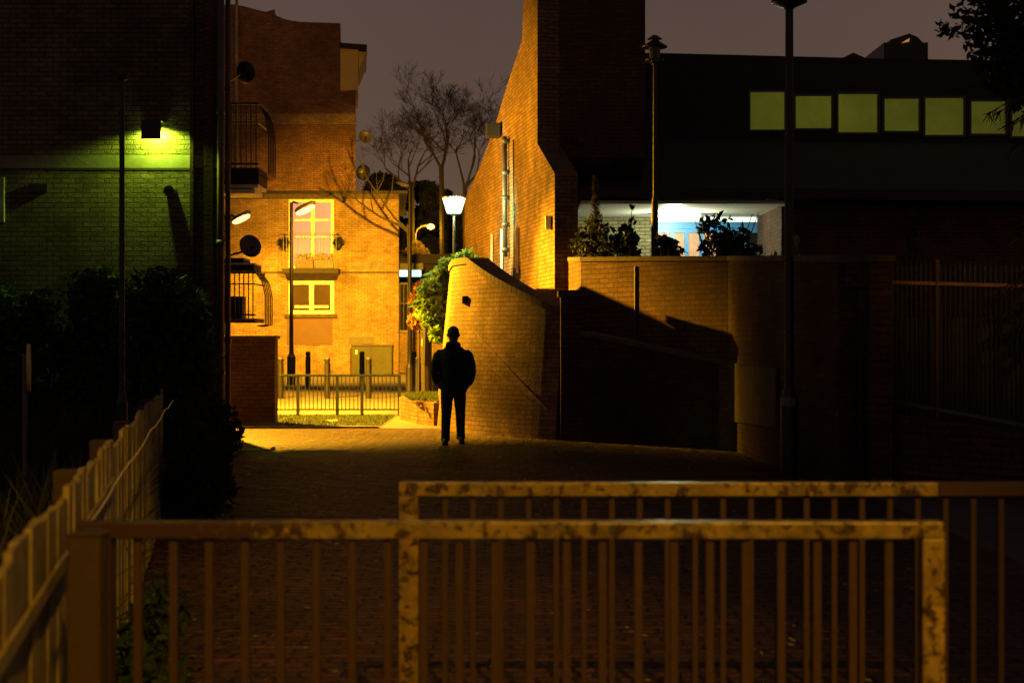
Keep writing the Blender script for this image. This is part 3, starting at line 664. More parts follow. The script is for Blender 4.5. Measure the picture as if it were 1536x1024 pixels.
# lighter patch low on the wall near the lamp post, painted in as lamplight
(xa,ya),(xb,yb) = (3.127,20.3),(3.218,17.2)
o_ = Vector((-.03,-.004,0))
MB().prism([Vector((xa,ya,.40))+o_,Vector((xb,yb,.50))+o_,Vector((xb,yb,1.22))+o_,Vector((3.16,19.2,1.20))+o_,Vector((xa,ya,1.25))+o_],(.024,.002,0)).build('lit_patch',plain('lit_patch',(.085,.055,.032),.9,scale=4,var=.6),t)
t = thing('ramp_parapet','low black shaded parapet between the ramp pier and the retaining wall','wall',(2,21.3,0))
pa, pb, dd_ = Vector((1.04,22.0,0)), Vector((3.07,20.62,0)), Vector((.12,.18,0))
MB().prism([pa+Vector((0,0,-.05)),pb+Vector((0,0,-.05)),pb+Vector((0,0,1.19)),pa+Vector((0,0,1.63))],dd_).build('wall','brick_shade',t)
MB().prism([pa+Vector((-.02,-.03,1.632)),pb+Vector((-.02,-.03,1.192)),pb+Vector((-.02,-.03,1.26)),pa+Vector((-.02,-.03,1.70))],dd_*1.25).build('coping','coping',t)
t = thing('gate_recess', 'black doorway between the retaining wall and its end pier', 'gate', (3.6,15.1,0))
MB().box(3.43,3.74,15.05,15.12,0,Z(432,15)).build('door','blackmetal',t)
MB().box(3.422,3.74,14.98,15.3,Z(430,15),2.37).build('lintel','brick_dark',t)
t = thing('end_pier', 'brick pier between the black doorway and the spiked fence', 'pier', (3.85,15,0))
MB().box(3.742,3.97,14.85,15.25,-.05,2.38).build('shaft','brick_dark',t)
MB().box(3.71,4.0,14.82,15.28,2.382,2.45).build('coping','coping',t)
# fence and low wall
A_, B_ = Vector((3.98,15.0,0)), Vector((5.60,13.3,0))
t = thing('low_wall', 'low brick wall under the black spiked fence', 'wall', (4.5,14.2,0))
nv = Vector((.1,.3,0))
mb = MB().prism([A_+Vector((0,0,-.05)),B_+Vector((0,0,-.05)),B_+Vector((0,0,.60)),A_+Vector((0,0,.80))],nv).build('wall','brick_dark',t)
t = thing('spiked_fence', 'tall black spiked metal fence with one rusty orange rail', 'fence', (4.5,14.3,.7))
def fp_(s,z0,z1): p = A_.lerp(B_,s)+nv*.5; return Vector((p.x,p.y,z0+(z1-z0)*s))
MB().beam(fp_(0,2.18,2.06),fp_(1,2.18,2.06),.03,.035).build('top_rail',plain('rail_orange',(.5,.24,.07),.5,scale=9,col2=(.3,.13,.04)),t)
MB().beam(fp_(0,.92,.62),fp_(1,.92,.62),.03,.035).build('bottom_rail','greymetal',t)
MB().beam(fp_(.235,.75,.75),fp_(.235,2.40,2.40),.035,.035).build('post','railrust',t)
NP = 42
for i in range(NP):
    s1 = (i+.5)/NP; a = fp_(s1,.82,.62); b = fp_(s1,2.36,2.28)
    m_ = MB().beam(a,b,.016,.016); m_.add([b+Vector((-.01,0,0)),b+Vector((.01,0,0)),b+Vector((0,.008,.05)),b+Vector((0,-.008,0))],[(0,1,2),(0,2,3),(1,3,2)])
    m_.build('pale','blackmetal',t)

# ------------------------------------------------------------------ lamp posts
def lantern_post(name,label,px,Y,z0,ztop_,r,head,tex='postpaint',base=None,group=None):
    x = X(px,Y); t = thing(name,label,'lamp post',(x,Y,z0),group)
    b1 = base if base else z0+1.1
    MB().lathe((x,Y),[(r*1.9,z0),(r*1.9,b1-.08),(r*1.5,b1-.02),(r*1.45,b1),(r,b1+.06),(r*.98,(b1+ztop_)/2),(r*.85,ztop_)],16).build('pole',tex,t,smooth=False)
    return t,x
def hat_lantern(t,x,Y,z,s=1.0):
    MB().lathe((x,Y),[(.05*s,z-.02),(.06*s,z),(.20*s,z+.06*s),(.20*s,z+.09*s)],16).build('cup','blackmetal',t)
    MB().lathe((x,Y),[(.10*s,z+.09*s),(.13*s,z+.34*s)],12).build('lamp_glass','winglass',t)
    MB().lathe((x,Y),[(.26*s,z+.34*s),(.27*s,z+.36*s),(.12*s,z+.46*s),(.10*s,z+.47*s)],20).lathe((x,Y),[(.09*s,z+.47*s),(.09*s,z+.51*s),(.16*s,z+.52*s),(.05*s,z+.60*s),(.01*s,z+.61*s)],16).build('lamp_cap','blackmetal',t)
t,x = lantern_post('lamp_post','tall unlit lamp post with sticker in front of retaining wall',1184,15.9,0,Z(12,15.9)-.0,.052,None,base=Z(588,15.9))
hat_lantern(t,x,15.9,Z(12,15.9),1.0)
mb = MB(); 
for i in range(6):
    a = R(-150+16*i); a2 = R(-150+16*(i+1)); r_ = .052*1.9+.003
    mb.add([(x+r_*math.cos(a),15.9+r_*math.sin(a),Z(607,15.9)-i*.004),(x+r_*math.cos(a2),15.9+r_*math.sin(a2),Z(607,15.9)-(i+1)*.004),(x+r_*math.cos(a2),15.9+r_*math.sin(a2),Z(594,15.9)-(i+1)*.004),(x+r_*math.cos(a),15.9+r_*math.sin(a),Z(594,15.9)-i*.004)],[(0,1,2,3)])
mb.build('sticker','band',t)
t,x = lantern_post('lamp_post','dark unlit lamp post with hat lantern before the porch',982,24.0,1.8,Z(95,24),.032,None,base=Z(300,24))
hat_lantern(t,x,24.0,Z(96,24),.80)
t,x = lantern_post('lamp_post','slim unlit lamp post in the hedge before the green lit wall',183,17.0,0,Z(122,17),.034,None,base=.9)
MB().lathe((x,17),[(.03,Z(122,17)),(.07,Z(119,17)),(.08,Z(113,17)),(.02,Z(110,17))],12).build('lamp_head','blackmetal',t)
# cyan white lantern
t,x = lantern_post('lantern_post','glowing white lantern on slim post behind the bush',681,29.0,0,Z(321,29),.03,None,'blackmetal',base=.8)
MB().lathe((x,29),[(.13,Z(320.5,29)),(.15,Z(319,29)),(.235,Z(298,29))],20).build('lamp_glass','e_cyan',t,smooth=False)
MB().lathe((x,29),[(.245,Z(297.8,29)),(.245,Z(296,29)),(.03,Z(294,29))],20).build('lamp_cap','greymetal',t)
MB().lathe((x,29),[(.04,Z(324,29)),(.13,Z(321,29))],16).build('collar','blackmetal',t)
spot('lantern_light',(x,28.55,Z(312,29)),(x+1.0,30.3,Z(322,29)),480,(.72,1.0,.45),58,.5,.12)
spot('lantern_light',(x-.3,28.6,Z(321,29)),(x-.5,28.6,0),170,(.72,1.0,.5),52,.4,.12)
# road lamps
def road_lamp(label,px,Y,pyt,hx,hy,head_mat,base,headlen=.55,flip=1,r=.05,tilt=.1):
    x = X(px,Y); z0 = G(Y); zt_ = Z(pyt,Y)
    t = thing('street_lamp',label,'street lamp',(x,Y,z0))
    MB().lathe((x,Y),[(r*2.1,z0),(r*2.1,base-.1),(r*1.2,base),(r,base+.3),(r*.8,zt_)],12).build('pole','postpaint',t)
    return t,x,zt_
t,x,z = road_lamp('tall street lamp post whose dull head leans left at the flats corner',615,36,279,0,0,None,Z(545,36))
hd = MB(); c = Vector((x-.06,36,z+.02))
rings=[]; 
for s1,w,h in ((-.05,.06,.04),(.05,.09,.06),(.18,.10,.07),(.30,.06,.04),(.36,.02,.02)):
    rings.append((c+Vector((-s1*.85,s1*.35,s1*.25)),w,h))
k0 = len(hd.v)
for (p,w,h) in rings:
    for j in range(12):
        a = 2*math.pi*j/12; hd.v.append(p+Vector((0,math.cos(a)*w,math.sin(a)*h)))
for i in range(len(rings)-1):
    for j in range(12): hd.f.append([i*12+j,i*12+(j+1)%12,(i+1)*12+(j+1)%12,(i+1)*12+j])
hd.f.append(list(range(12))[::-1]); hd.f.append([4*12+j for j in range(12)])
hd.build('lamp_head','concrete',t,smooth=True)
def glow_head(t,a,b,rad):
    a=Vector(a); b=Vector(b); d=(b-a)
    MB().tube([a+d*s1 for s1 in (-.02,.1,.35,.7,.95,1.02)],[rad*.3,rad*.8,rad,rad,rad*.7,rad*.2],12).build('lamp_glass','e_sod',t,smooth=True)
    up = Vector((0,0,rad*.75))
    MB().tube([a+d*s1+up for s1 in (-.08,.1,.5,.9,1.08)],[rad*.4,rad*.8,rad*.9,rad*.8,rad*.3],10).build('lamp_hood','greymetal',t,smooth=True)
t,x,z = road_lamp('street lamp glowing orange in front of the french window',437,42,304,0,0,None,Z(530,42),r=.06)
MB().tube([(x,42,z-.05),(x+.05,42,z+.02),(x+.2,42,z-.02)],.03,8).build('arm','postpaint',t)
glow_head(t,(x+.17,41.9,Z(321,42)),(x+.68,42,Z(308,42)),.11)
t,x,z = road_lamp('street lamp glowing orange half hidden by the dark building corner',338,46,322,0,0,None,Z(530,46),r=.05)
MB().tube([(x,46,z-.05),(x+.05,46,z+.02),(x+.3,46,z-.05)],.03,8).build('arm','postpaint',t)
glow_head(t,(x+.25,46,Z(334,46)),(x+.78,46,Z(322,46)),.11)
t,x,z = road_lamp('distant street lamp with curved arm and small orange globe',623,60,365,0,0,None,Z(520,60),r=.05)
MB().tube([(x,60,z),(x,60,Z(352,60)),(X(626,60),60,Z(344,60)),(X(632,60),60,Z(339,60)),(X(642,60),60,Z(338,60))],.05,8).build('arm','greymetal',t)
MB().lathe((X(646,60),60),[(.02,Z(344.5,60)),(.13,Z(343,60)),(.18,Z(340,60)),(.13,Z(337,60)),(.02,Z(335.5,60))],14).build('lamp_globe','e_sod',t,smooth=True)
point('sodium_light',(X(646,60),59.6,Z(347,60)),260,SOD,.15)

# ------------------------------------------------------------------ green railing, bollards, planter
Yr = 28.8; zt_ = Z(563,Yr); zb_ = Z(614,Yr)
t = thing('green_railing','low green metal railing across the end of the passage','railing',(X(507,Yr),Yr,0))
xa,xb = X(414,Yr)-.35,X(600,Yr)
MB().beam((xa,Yr,zt_),(xb,Yr,zt_),.05,.04).build('top_rail','greenmetal',t)
MB().beam((xa,Yr,zb_),(xb,Yr,zb_),.04,.03).build('bottom_rail','greenmetal',t)
for px_ in (447,506,543,599):
    MB().box(X(px_,Yr)-.03,X(px_,Yr)+.03,Yr-.03,Yr+.03,0,zt_+.015).build('post','greenmetal',t)
b0 = MB().beam((xa+.04,Yr,zb_),(xa+.04,Yr,zt_),.016,.016).build('bar','greenmetal',t)
nb = int((xb-xa)/.082)
for i in range(1,nb): clone_part(b0,(.082*i,0,0))
def bollard(px,Y,label):
    x = X(px,Y); z0 = G(Y); t = thing('bollard',label,'bollard',(x,Y,z0),'bollards along the lit road')
    MB().lathe((x,Y),[(.075,z0),(.075,z0+.86),(.06,z0+.865),(.06,z0+.90),(.075,z0+.905),(.075,z0+.97)],14).build('post','postpaint',t)
    MB().lathe((x,Y),[(.07,z0+.971),(.055,z0+1.0),(.01,z0+1.01)],14).build('cap','greymetal',t); return t
for px_,Y,l in ((421,35,'black bollard nearest the dark bin wall behind the green railing'),(491,35,'black bollard in front of the pink panel'),(553,35,'near black bollard standing before the utility cabinet door'),(627,35.5,'black bollard just right of the tall lamp post base'),
                (462,41,'black bollard below the white window, set back on the road'),(543,41,'rear black bollard overlapping the utility cabinet'),(621,41.5,'far thin bollard behind the lamp post base'),(643,36,'black bollard at the foot of the small tree'),(653,36.3,'black bollard beside the man and tree')):
    bollard(px_,Y,l)
t = thing('planter','low brick planter with grass beside the curved wall','planter',(-1.7,26.6,0))
MB().prism([(X(602,28.2),28.4,0),(X(601,28.0),27.6,0),(X(625,25.9),26.0,0),(X(650,25.4),25.5,0),(-1.1,25.6,0),(-1.1,28.6,0)],(0,0,.42)).build('edging','brick_curve',t)
MB().prism([(X(602,28.2)+.1,28.35,.421),(X(601,28.0)+.12,27.6,.421),(X(625,25.9)+.1,26.15,.421),(X(650,25.4)+.05,25.65,.421),(-1.2,25.7,.421),(-1.2,28.5,.421)],(0,0,.03)).build('soil','asphalt',t)
mb = MB()
for _ in range(3500):
    x = rg.uniform(-2.1,-1.2); y = rg.uniform(25.8,28.4)
    if x < -2.15+(28-y)*.14: continue
    h = rg.uniform(.02,.09); a = rg.uniform(0,6.28); dx,dy = math.cos(a)*.012,math.sin(a)*.012
    mb.add([(x-dx,y-dy,.45),(x+dx,y+dy,.45),(x+rg.uniform(-.04,.04),y+rg.uniform(-.04,.04),.45+h)],[(0,1,2)])
mb.build('turf','grass',t)

# ------------------------------------------------------------------ vegetation
def limb(mb, p, d, L, r, depth, rnd, up=.25, spread=.45, kids=(2,3), shrink=.74):
    pts = [p]; rs = [r]; n = 4; q = p.copy(); dd = d.copy()
    for i in range(n):
        dd = (dd+Vector((rnd.gauss(0,.10),rnd.gauss(0,.10),up*.3+rnd.gauss(0,.05)))).normalized()
        q = q+dd*L/n; pts.append(q.copy()); rs.append(r*(1-.45*(i+1)/n))
    mb.tube(pts, [max(.0045,q_) for q_ in rs], 3 if depth<3 else 6, caps=False)
    if depth == 0: return
    for _ in range(rnd.randint(*kids)):
        a = rnd.choice((2,3,4,4)); b = pts[a]
        nd = (dd+Vector((rnd.gauss(0,spread),rnd.gauss(0,spread),rnd.gauss(0,spread*.5)+up))).normalized()
        limb(mb, b, nd, L*shrink*rnd.uniform(.75,1.15), rs[a]*.72, depth-1, rnd, up, spread, kids, shrink)
def bare_tree(px,Y,pyfork,label,seed,leans,L,r):
    rnd = random.Random(seed); x = X(px,Y); zf = Z(pyfork,Y)
    t = thing('bare_tree',label,'tree',(x,Y,.3),'bare trees against the night sky')
    MB().tube([(x,Y,.2),(x+.05,Y,zf*.5),(x,Y,zf)],[r*1.3,r*1.1,r],8).build('trunk','bark',t)
    mb = MB()
    for lx_,lz in leans: limb(mb, Vector((x,Y,zf-.1)), Vector((lx_,rnd.uniform(-.3,.3),lz)).normalized(), L, r*.7, 6, rnd, .06, .52, (3,3), .74)
    mb.build('branches','bark',t)
bare_tree(618,60,285,'left bare tree above the dull lamp head, spreading left',11,((-.75,1),(-.35,1),(.0,1.1)),1.5,.09)
bare_tree(662,60,250,'tallest bare tree in the middle of the sky gap',21,((-.45,1),(.1,1.1),(.4,1)),1.45,.10)
bare_tree(697,60,280,'right bare tree close to the leaning gable wall',35,((-.2,1),(.35,1.1),(.75,1)),1.55,.09)
t = thing('bare_tree','low bare branches crossing the orange lit wall corner','tree',(X(614,46),46,.3))
x = X(614,46)
MB().tube([(x,46,.3),(x,46,Z(400,46)),(x-.05,46,Z(337,46))],[.06,.05,.045],8).build('trunk','bark',t)
mb = MB(); rnd = random.Random(5)
def pth(ps,r0,r1):
    pts=[P(a,b,46) for a,b in ps]; mb.tube(pts,[r0+(r1-r0)*i/(len(pts)-1) for i in range(len(pts))],6,caps=False); return pts
pth([(614,350),(604,340),(590,334),(570,325),(550,312),(535,300),(520,290),(505,282)],.06,.015)
pth([(614,350),(604,338),(592,327),(578,308),(565,288),(552,270),(540,240)],.055,.012)
pth([(560,319),(556,300),(558,280)],.025,.01); pth([(535,300),(528,280),(520,262)],.02,.008); pth([(578,308),(588,285),(590,262)],.025,.008)
pth([(520,290),(508,292),(497,285)],.015,.006); pth([(565,288),(575,270),(578,245)],.02,.007)
for _ in range(14):
    a = rnd.choice([(550,312),(535,300),(565,288),(552,270),(545,255),(528,280),(520,290)]); p = P(*a,46)
    limb(mb,p,Vector((rnd.gauss(-.3,.6),rnd.gauss(0,.4),1)).normalized(),.55,.012,1,rnd)
mb.build('branches','bark',t)
def dense_tree(name,px,py,Y,rx,rz,label,mat,n,size,seed,group=None,cl=26,cr=.35,trunk=True,ry=None):
    rnd = random.Random(seed); c = P(px,py,Y); t = thing(name,label,'tree',(c.x,Y,G(Y)),group)
    cs = clumps(c,rx*.8,(ry or rx)*.8,rz*.8,cl,rx*cr,rnd)
    leaves(cs,n,size,rnd).build('crown',mat,t)
    if trunk: MB().tube([(c.x,Y,G(Y)-.05),(c.x+.1,Y,c.z*.6),(c.x,Y,c.z)],[.22,.16,.08],8).build('trunk','bark',t)
    return t
gp='dark evergreen trees beyond the road'
dense_tree('evergreen_tree',572,300,72,1.6,1.2,'low dark evergreen over the flat roof of the flats','leaf_dark',2500,.22,1,gp)
dense_tree('evergreen_tree',640,330,74,1.7,2.4,'dark evergreen behind the dull lamp head','leaf_dark',3500,.22,2,gp)
dense_tree('evergreen_tree',668,345,70,1.8,2.8,'dark evergreen behind the glowing white lantern','leaf_dark',5000,.2,3,gp)
dense_tree('evergreen_tree',705,350,72,1.7,2.2,'dark evergreen touching the leaning gable wall','leaf_dark',4000,.2,4,gp)
dense_tree('evergreen_tree',615,400,76,2.2,3.2,'dark evergreen filling the gap right of the flats','leaf_dark',5000,.24,6,gp)
dense_tree('autumn_tree',622,385,59,.72,.62,'small yellow leaved tree lit by the distant orange globe','leaf_yellow',1100,.10,8)
# white-lit shrub tree behind the curved wall
rnd = random.Random(44)
t = thing('leafy_tree','small leafy tree lit green white by the lantern over the curved wall','tree',(X(641,30),30,0))
MB().tube([(X(641,30),30,0),(X(640,30),30,1.0),(X(642,30),29.8,2.0),(X(655,29.5),29.5,2.9)],[.13,.11,.09,.04],9).build('trunk','bark',t)
cs = []
for a,b,r in ((700,388,.22),(685,396,.25),(712,398,.22),(672,405,.28),(660,420,.30),(648,438,.30),(640,452,.26),(655,455,.34),(668,440,.34),(650,475,.30),(665,480,.34),(636,470,.2),(660,500,.26),(690,412,.28),(716,392,.14),(706,378,.10),(625,458,.10),(632,440,.09)):
    cs.append((P(a,b,28.6+rnd.uniform(-.5,.7)),r,r,r*.85))
leaves(cs,3800,.085,rnd).build('crown','leaf_bright',t)
mb = MB()
for c in cs: mb.tube([P(645,500,29.6),(Vector(c[0])+P(645,500,29.6))/2+Vector((0,0,.15)),c[0]],[.03,.02,.008],5)
mb.build('branches','bark',t)
t = thing('red_shrub','reddish leaved shrub left of the green lit tree','shrub',(X(628,31.5),31.5,0))
leaves([(P(a,b,31.3),r,r,r) for a,b,r in ((632,432,.18),(626,450,.22),(634,468,.2),(624,480,.2),(640,440,.18))],1100,.06,rnd).build('foliage','leaf_red',t)
MB().tube([(X(628,31.5),31.5,0),P(630,440,31.4)],[.03,.015],6).build('stem','bark',t)
# hedge against left building
rnd = random.Random(9); cs = []
for i in range(90):
    px_ = rnd.uniform(-40,306); Yh = rnd.uniform(19.2,21.3)
    topy = 395+max(0,(px_-255))*1.15+(30 if px_<90 else 0)+rnd.uniform(0,22)
    for _ in range(3):
        py = rnd.uniform(topy+18, 690 if Yh<20.5 else 640); r = rnd.uniform(.22,.38)
        c = P(px_,py,Yh); c.z = max(c.z,.25); cs.append((c,r,r,r*.9))
t = thing('hedge','big leafy hedge at the foot of the green lit wall','hedge',(-7,20.3,0))
leaves(cs,26000,.07,rnd).build('foliage','leaf_hedge',t)
mb = MB()
for i in range(26):
    x = rnd.uniform(-7.6,-4.6); mb.tube([(x,20.4,0),(x+rnd.uniform(-.2,.2),20.4,1.1),(x+rnd.uniform(-.3,.3),20.3,2.1)],[.03,.02,.01],5)
mb.build('stems','bark',t)
# undergrowth behind the timber fence
mb = MB(); rnd = random.Random(10)
for _ in range(5200):
    Yh = rnd.uniform(6,19); u = rnd.random()
    lim = -1.35-.208*(Yh-4.1)-.15 if Yh < 13 else -4.75+.25*(19-Yh)*.4
    x = lim - rnd.random()**1.3*(Yh*.36+lim if Yh*.36+lim > .4 else .6)
    h = rnd.uniform(.25,1.05)*(.6+.4*rnd.random()); a = rnd.uniform(0,6.28); w = rnd.uniform(.006,.018)
    lean = Vector((rnd.gauss(0,.18),rnd.gauss(0,.18),0)); dx,dy = math.cos(a)*w,math.sin(a)*w
    p = Vector((x,Yh,0)); m_ = p+lean*.4+Vector((0,0,h*.6)); e_ = p+lean*1.3+Vector((0,0,h))
    mb.add([p+Vector((-dx,-dy,0)),p+Vector((dx,dy,0)),m_+Vector((dx,dy,0)),m_+Vector((-dx,-dy,0)),e_],[(0,1,2,3),(3,2,4)])
tag(mb.build('undergrowth','leaf_dark'),'tangled dark undergrowth between the timber fence and the hedge','undergrowth',kind='stuff')
cs=[]
for _ in range(26):
    Yh = rnd.uniform(11.5,18); x = -.2475*Yh+rnd.uniform(.0,.35)*(Yh-9)/6+.02*Yh; x = min(x,-2.55-.1*(Yh-11))
    r = rnd.uniform(.18,.32); cs.append((Vector((x,Yh,rnd.uniform(.15,.75))),r,r,r))
t = thing('bush','low dark bush at the far end of the timber fence','bush',(-3.1,13.5,0))
leaves(cs,7000,.05,rnd).build('foliage','leaf_dark',t)
MB().tube([(-3.1,13.5,0),(-3.1,13.5,.6)],[.03,.015],6).build('stem','bark',t)
# terrace plants
def conifer(px,Y,z0,pyt,w,label,mat,n,seed,group=None):
    rnd = random.Random(seed); x = X(px,Y); zt = Z(pyt,Y); t = thing('conifer',label,'conifer',(x,Y,z0),group)
    MB().tube([(x,Y,z0),(x,Y,zt)],[.035,.008],6).build('trunk','bark',t)
    mb = MB()
    for i in range(n):
        s1 = rnd.random()**.8; z = z0+(zt-z0)*s1; L = w*(1.02-s1)*rnd.uniform(.5,1); a = rnd.uniform(0,6.28)
        d = Vector((math.cos(a),math.sin(a),.55)).normalized(); p = Vector((x,Y,z)); e = p+d*L
        w_ = Vector((-math.sin(a),math.cos(a),0))*.010
        mb.add([p-w_,p+w_,e+w_*.3,e-w_*.3],[(0,1,2,3)])
        for k_ in range(7):
            q = p.lerp(e,.3+.1*k_); dd = (d+Vector((rnd.gauss(0,.7),rnd.gauss(0,.7),rnd.gauss(0,.5)))).normalized()*.06
            mb.add([q,q+dd*.5+w_,q+dd,q+dd*.5-w_],[(0,1,2,3)])
    mb.build('foliage',mat,t)
conifer(893,24.6,1.8,266,.42,'slim young conifer on the terrace left of the porch','needle',700,1)
conifer(1368,15.6,1.5,322,.3,'small dim conifer on the terrace beside the spiked fence','needle',260,2)
def shrub(px,Y,lst,label,mat,n,size,seed,z0=1.8):
    rnd = random.Random(seed); x = X(px,Y); t = thing('shrub',label,'shrub',(x,Y,z0),'shrubs on the terrace above the retaining wall')
    cs = [(P(a,b,Y+rnd.uniform(-.25,.25)),r,r,r*.8) for a,b,r in lst]
    leaves(cs,n,size,rnd).build('foliage',mat,t)
    mb = MB()
    for c in cs: mb.tube([(x+rnd.uniform(-.1,.1),Y,z0),((c[0].x+x)/2,Y,(c[0].z+z0)/2+.1),c[0]],[.02,.014,.005],5)
    mb.build('stems','bark',t)
shrub(893,24.3,[(880,350,.22),(905,352,.24),(892,335,.2),(875,372,.26),(900,375,.3),(918,368,.2)],'leafy shrub around the slim young conifer','leaf_dark',600,.055,1)
shrub(938,24.3,[(938,345,.13),(932,360,.16),(946,358,.16),(940,378,.2),(953,382,.12),(948,330,.07),(948,310,.04)],'narrow leafy shrub just left of the dark lamp post','leaf_hedge',900,.06,2)
shrub(1000,23.8,[(995,360,.12),(1003,368,.16),(992,380,.16),(1008,382,.14),(1020,376,.08)],'small round shrub in front of the blue porch doors','leaf_dark',700,.06,3)
shrub(1085,23.6,[(1080,318,.06),(1092,330,.10),(1070,330,.13),(1112,336,.08),(1128,322,.04),(1138,318,.03),(1060,340,.16),(1085,352,.24),(1110,354,.18),(1075,372,.3),(1105,375,.3),(1130,378,.16),(1048,345,.08),(1040,322,.05),(1052,328,.06),(1160,384,.1)],'largest shrub silhouetted against the bright porch window','leaf_dark',750,.065,4)
shrub(1190,18.5,[(1192,368,.06),(1196,360,.04),(1190,380,.07)],'small plant on the wall top beside the tall lamp post','leaf_yellow',120,.05,5,1.8)
mb = MB()
for _ in range(900):
    s1 = rnd.random(); i = min(4,int(s1*5)); q = s1*5-i; xa_,ya_ = RW[i]; xb_,yb_ = RW[i+1]
    x = xa_+(xb_-xa_)*q+rnd.uniform(.35,.8); y = ya_+(yb_-ya_)*q+rnd.uniform(.1,.3); zt = tops[i]+(tops[i+1]-tops[i])*q
    h = rnd.uniform(.02,.35)*(1 if rnd.random()<.4 else .4); w = .006
    mb.add([(x-w,y,1.79),(x+w,y,1.79),(x+rnd.gauss(0,.05),y,zt+h)],[(0,1,2)])
tag(mb.build('weeds','needle'),'thin dry weeds along the top of the retaining wall','weeds',kind='stuff')
# large conifer at the right edge
def big_conifer(label,x,Y,z0,zt,rad,n,seed,zlo,tipmat,cat_loc):
    rnd = random.Random(seed); t = thing('spruce_tree',label,'tree',(x,Y,z0))
    MB().tube([(x,Y,z0),(x,Y,zt)],[.14,.03],8).build('trunk','bark',t)
    br = MB(); fo = MB()
    for i in range(n):
        s1 = rnd.random(); z = zlo+(zt-zlo)*s1; L = rad*(1.08-s1*.8)*rnd.uniform(.6,1.05); a = rnd.uniform(0,6.28)
        p = Vector((x,Y,z)); pts=[p]; d = Vector((math.cos(a),math.sin(a),.25))
        for k_ in range(5):
            d = (d+Vector((0,0,-.16))).normalized(); pts.append(pts[-1]+d*L/5)
        br.tube(pts,[.018,.015,.012,.009,.006,.003],4,caps=False)
        for k_ in range(60):
            u = rnd.uniform(.3,5)-1e-4; j = int(u); q = pts[j].lerp(pts[min(j+1,5)],u-j)
            dd = (d*.6+Vector((rnd.gauss(0,.5),rnd.gauss(0,.5),-.5+rnd.gauss(0,.35)))).normalized()*rnd.uniform(.07,.16)
            w_ = Vector((rnd.gauss(0,1),rnd.gauss(0,1),rnd.gauss(0,1))).normalized()*.010
            fo.add([q-w_,q+w_,q+dd+w_*.4,q+dd-w_*.4],[(0,1,2,3)])
    br.build('branches','bark',t); fo.build('crown',tipmat,t)
big_conifer('large dark spruce leaning in at the top right corner',X(1640,14.3),14.3,0.3,6.4,1.15,190,3,3.7,'needle',None)
big_conifer('shorter spruce behind the spiked fence at the right edge',X(1610,13.9),13.95,.3,3.45,.9,110,6,1.5,'needle',None)

t = thing('broadleaf_tree','dark leafy tree top against the sky at the upper right corner','tree',(X(1620,14.8),14.8,.3))
rnd = random.Random(71)
cs = []
for a,b,r_ in ((1412,42,.10),(1428,52,.08),(1445,20,.14),(1450,45,.15),(1470,70,.18),(1480,10,.22),(1500,40,.26),(1505,90,.24),(1530,20,.3),(1535,75,.3),(1530,120,.26),(1495,120,.16),(1475,100,.12),(1560,60,.35),(1560,130,.35),(1590,90,.4),(1600,20,.4),(1550,-40,.4),(1500,-30,.3),(1462,-20,.2)):
    cs.append((P(a,b,14.8+rnd.uniform(-.3,.3)),r_,r_,r_*.9))
leaves(cs,5200,.06,rnd).build('crown','leaf_dark',t)
mb = MB().tube([(X(1620,14.8),14.8,.2),(X(1615,14.8),14.8,2.4),(X(1590,14.8),14.8,4.2)],[.13,.11,.07],8)
mb.build('trunk','bark',t)
mb = MB()
for c in cs[::2]: mb.tube([(X(1592,14.8),14.8,4.1),(Vector(c[0])+Vector((X(1592,14.8),14.8,4.3)))/2+Vector((0,0,.1)),c[0]],[.03,.018,.006],5)
mb.build('branches','bark',t)

# ------------------------------------------------------------------ timber fence, left foreground
def fx(Y): return -1.35-.208*(Y-4.1)
t = thing('timber_fence','weathered timber plank fence running along the left of the path','fence',(fx(6),6,0))
mb = MB(); Y = 2.6; rnd = random.Random(14); dirv = Vector((-.208,1,0)).normalized(); nn_ = Vector((1,.208,0)).normalized()
i = 0
while Y < 12.4:
    w = .125+rnd.uniform(-.012,.012); h = 1.055+rnd.uniform(-.008,.008)+(0,.035,.01,.05,.02,.045)[(i//5)%6]*(.6 if Y<5 else 1)
    a = Vector((fx(Y),Y,.03)); b = a+dirv*w; o = nn_*rnd.uniform(0,.012)
    v0=[a+o,b+o,b+o+nn_*.02,a+o+nn_*.02]
    top=[p+Vector((0,0,h+rnd.uniform(-.006,.006))) for p in v0]
    mb.add(v0+top,[(0,3,2,1),(4,5,6,7),(0,1,5,4),(1,2,6,5),(2,3,7,6),(3,0,4,7)])
    Y += (w+.007)*dirv.y; i += 1
mb.build('planks','wood',t)
MB().beam(Vector((fx(2.6),2.6,.90))+nn_*.038,Vector((fx(6.4),6.4,.95))+nn_*.038,.010,.04).build('rail','wood',t)
for z in (.35,.92): MB().beam(Vector((fx(2.6),2.6,z))-nn_*.035,Vector((fx(12.4),12.4,z))-nn_*.035,.05,.08).build('rail','wooddark',t)
for Y in (5.9,7.6,9.3,11.0,12.45):
    p = Vector((fx(Y),Y,0))-nn_*.12
    MB().box(p.x-.05,p.x+.05,Y-.05,Y+.05,0,1.05).build('post','wooddark',t,bevel=.008)
pts=[]
for i in range(24):
    Y = 3.6+i*.42; s1 = (i%6)/6; pts.append(Vector((fx(Y),Y,1.02-.02*math.sin(math.pi*s1)-.0*i))+nn_*.09)
tag(MB().tube([p+Vector((0,0,rnd.uniform(-.008,.008))) for p in pts],.004,5).build('wire','wire',None,loc=pts[0]),'thin shiny wire strung along the timber fence','wire')
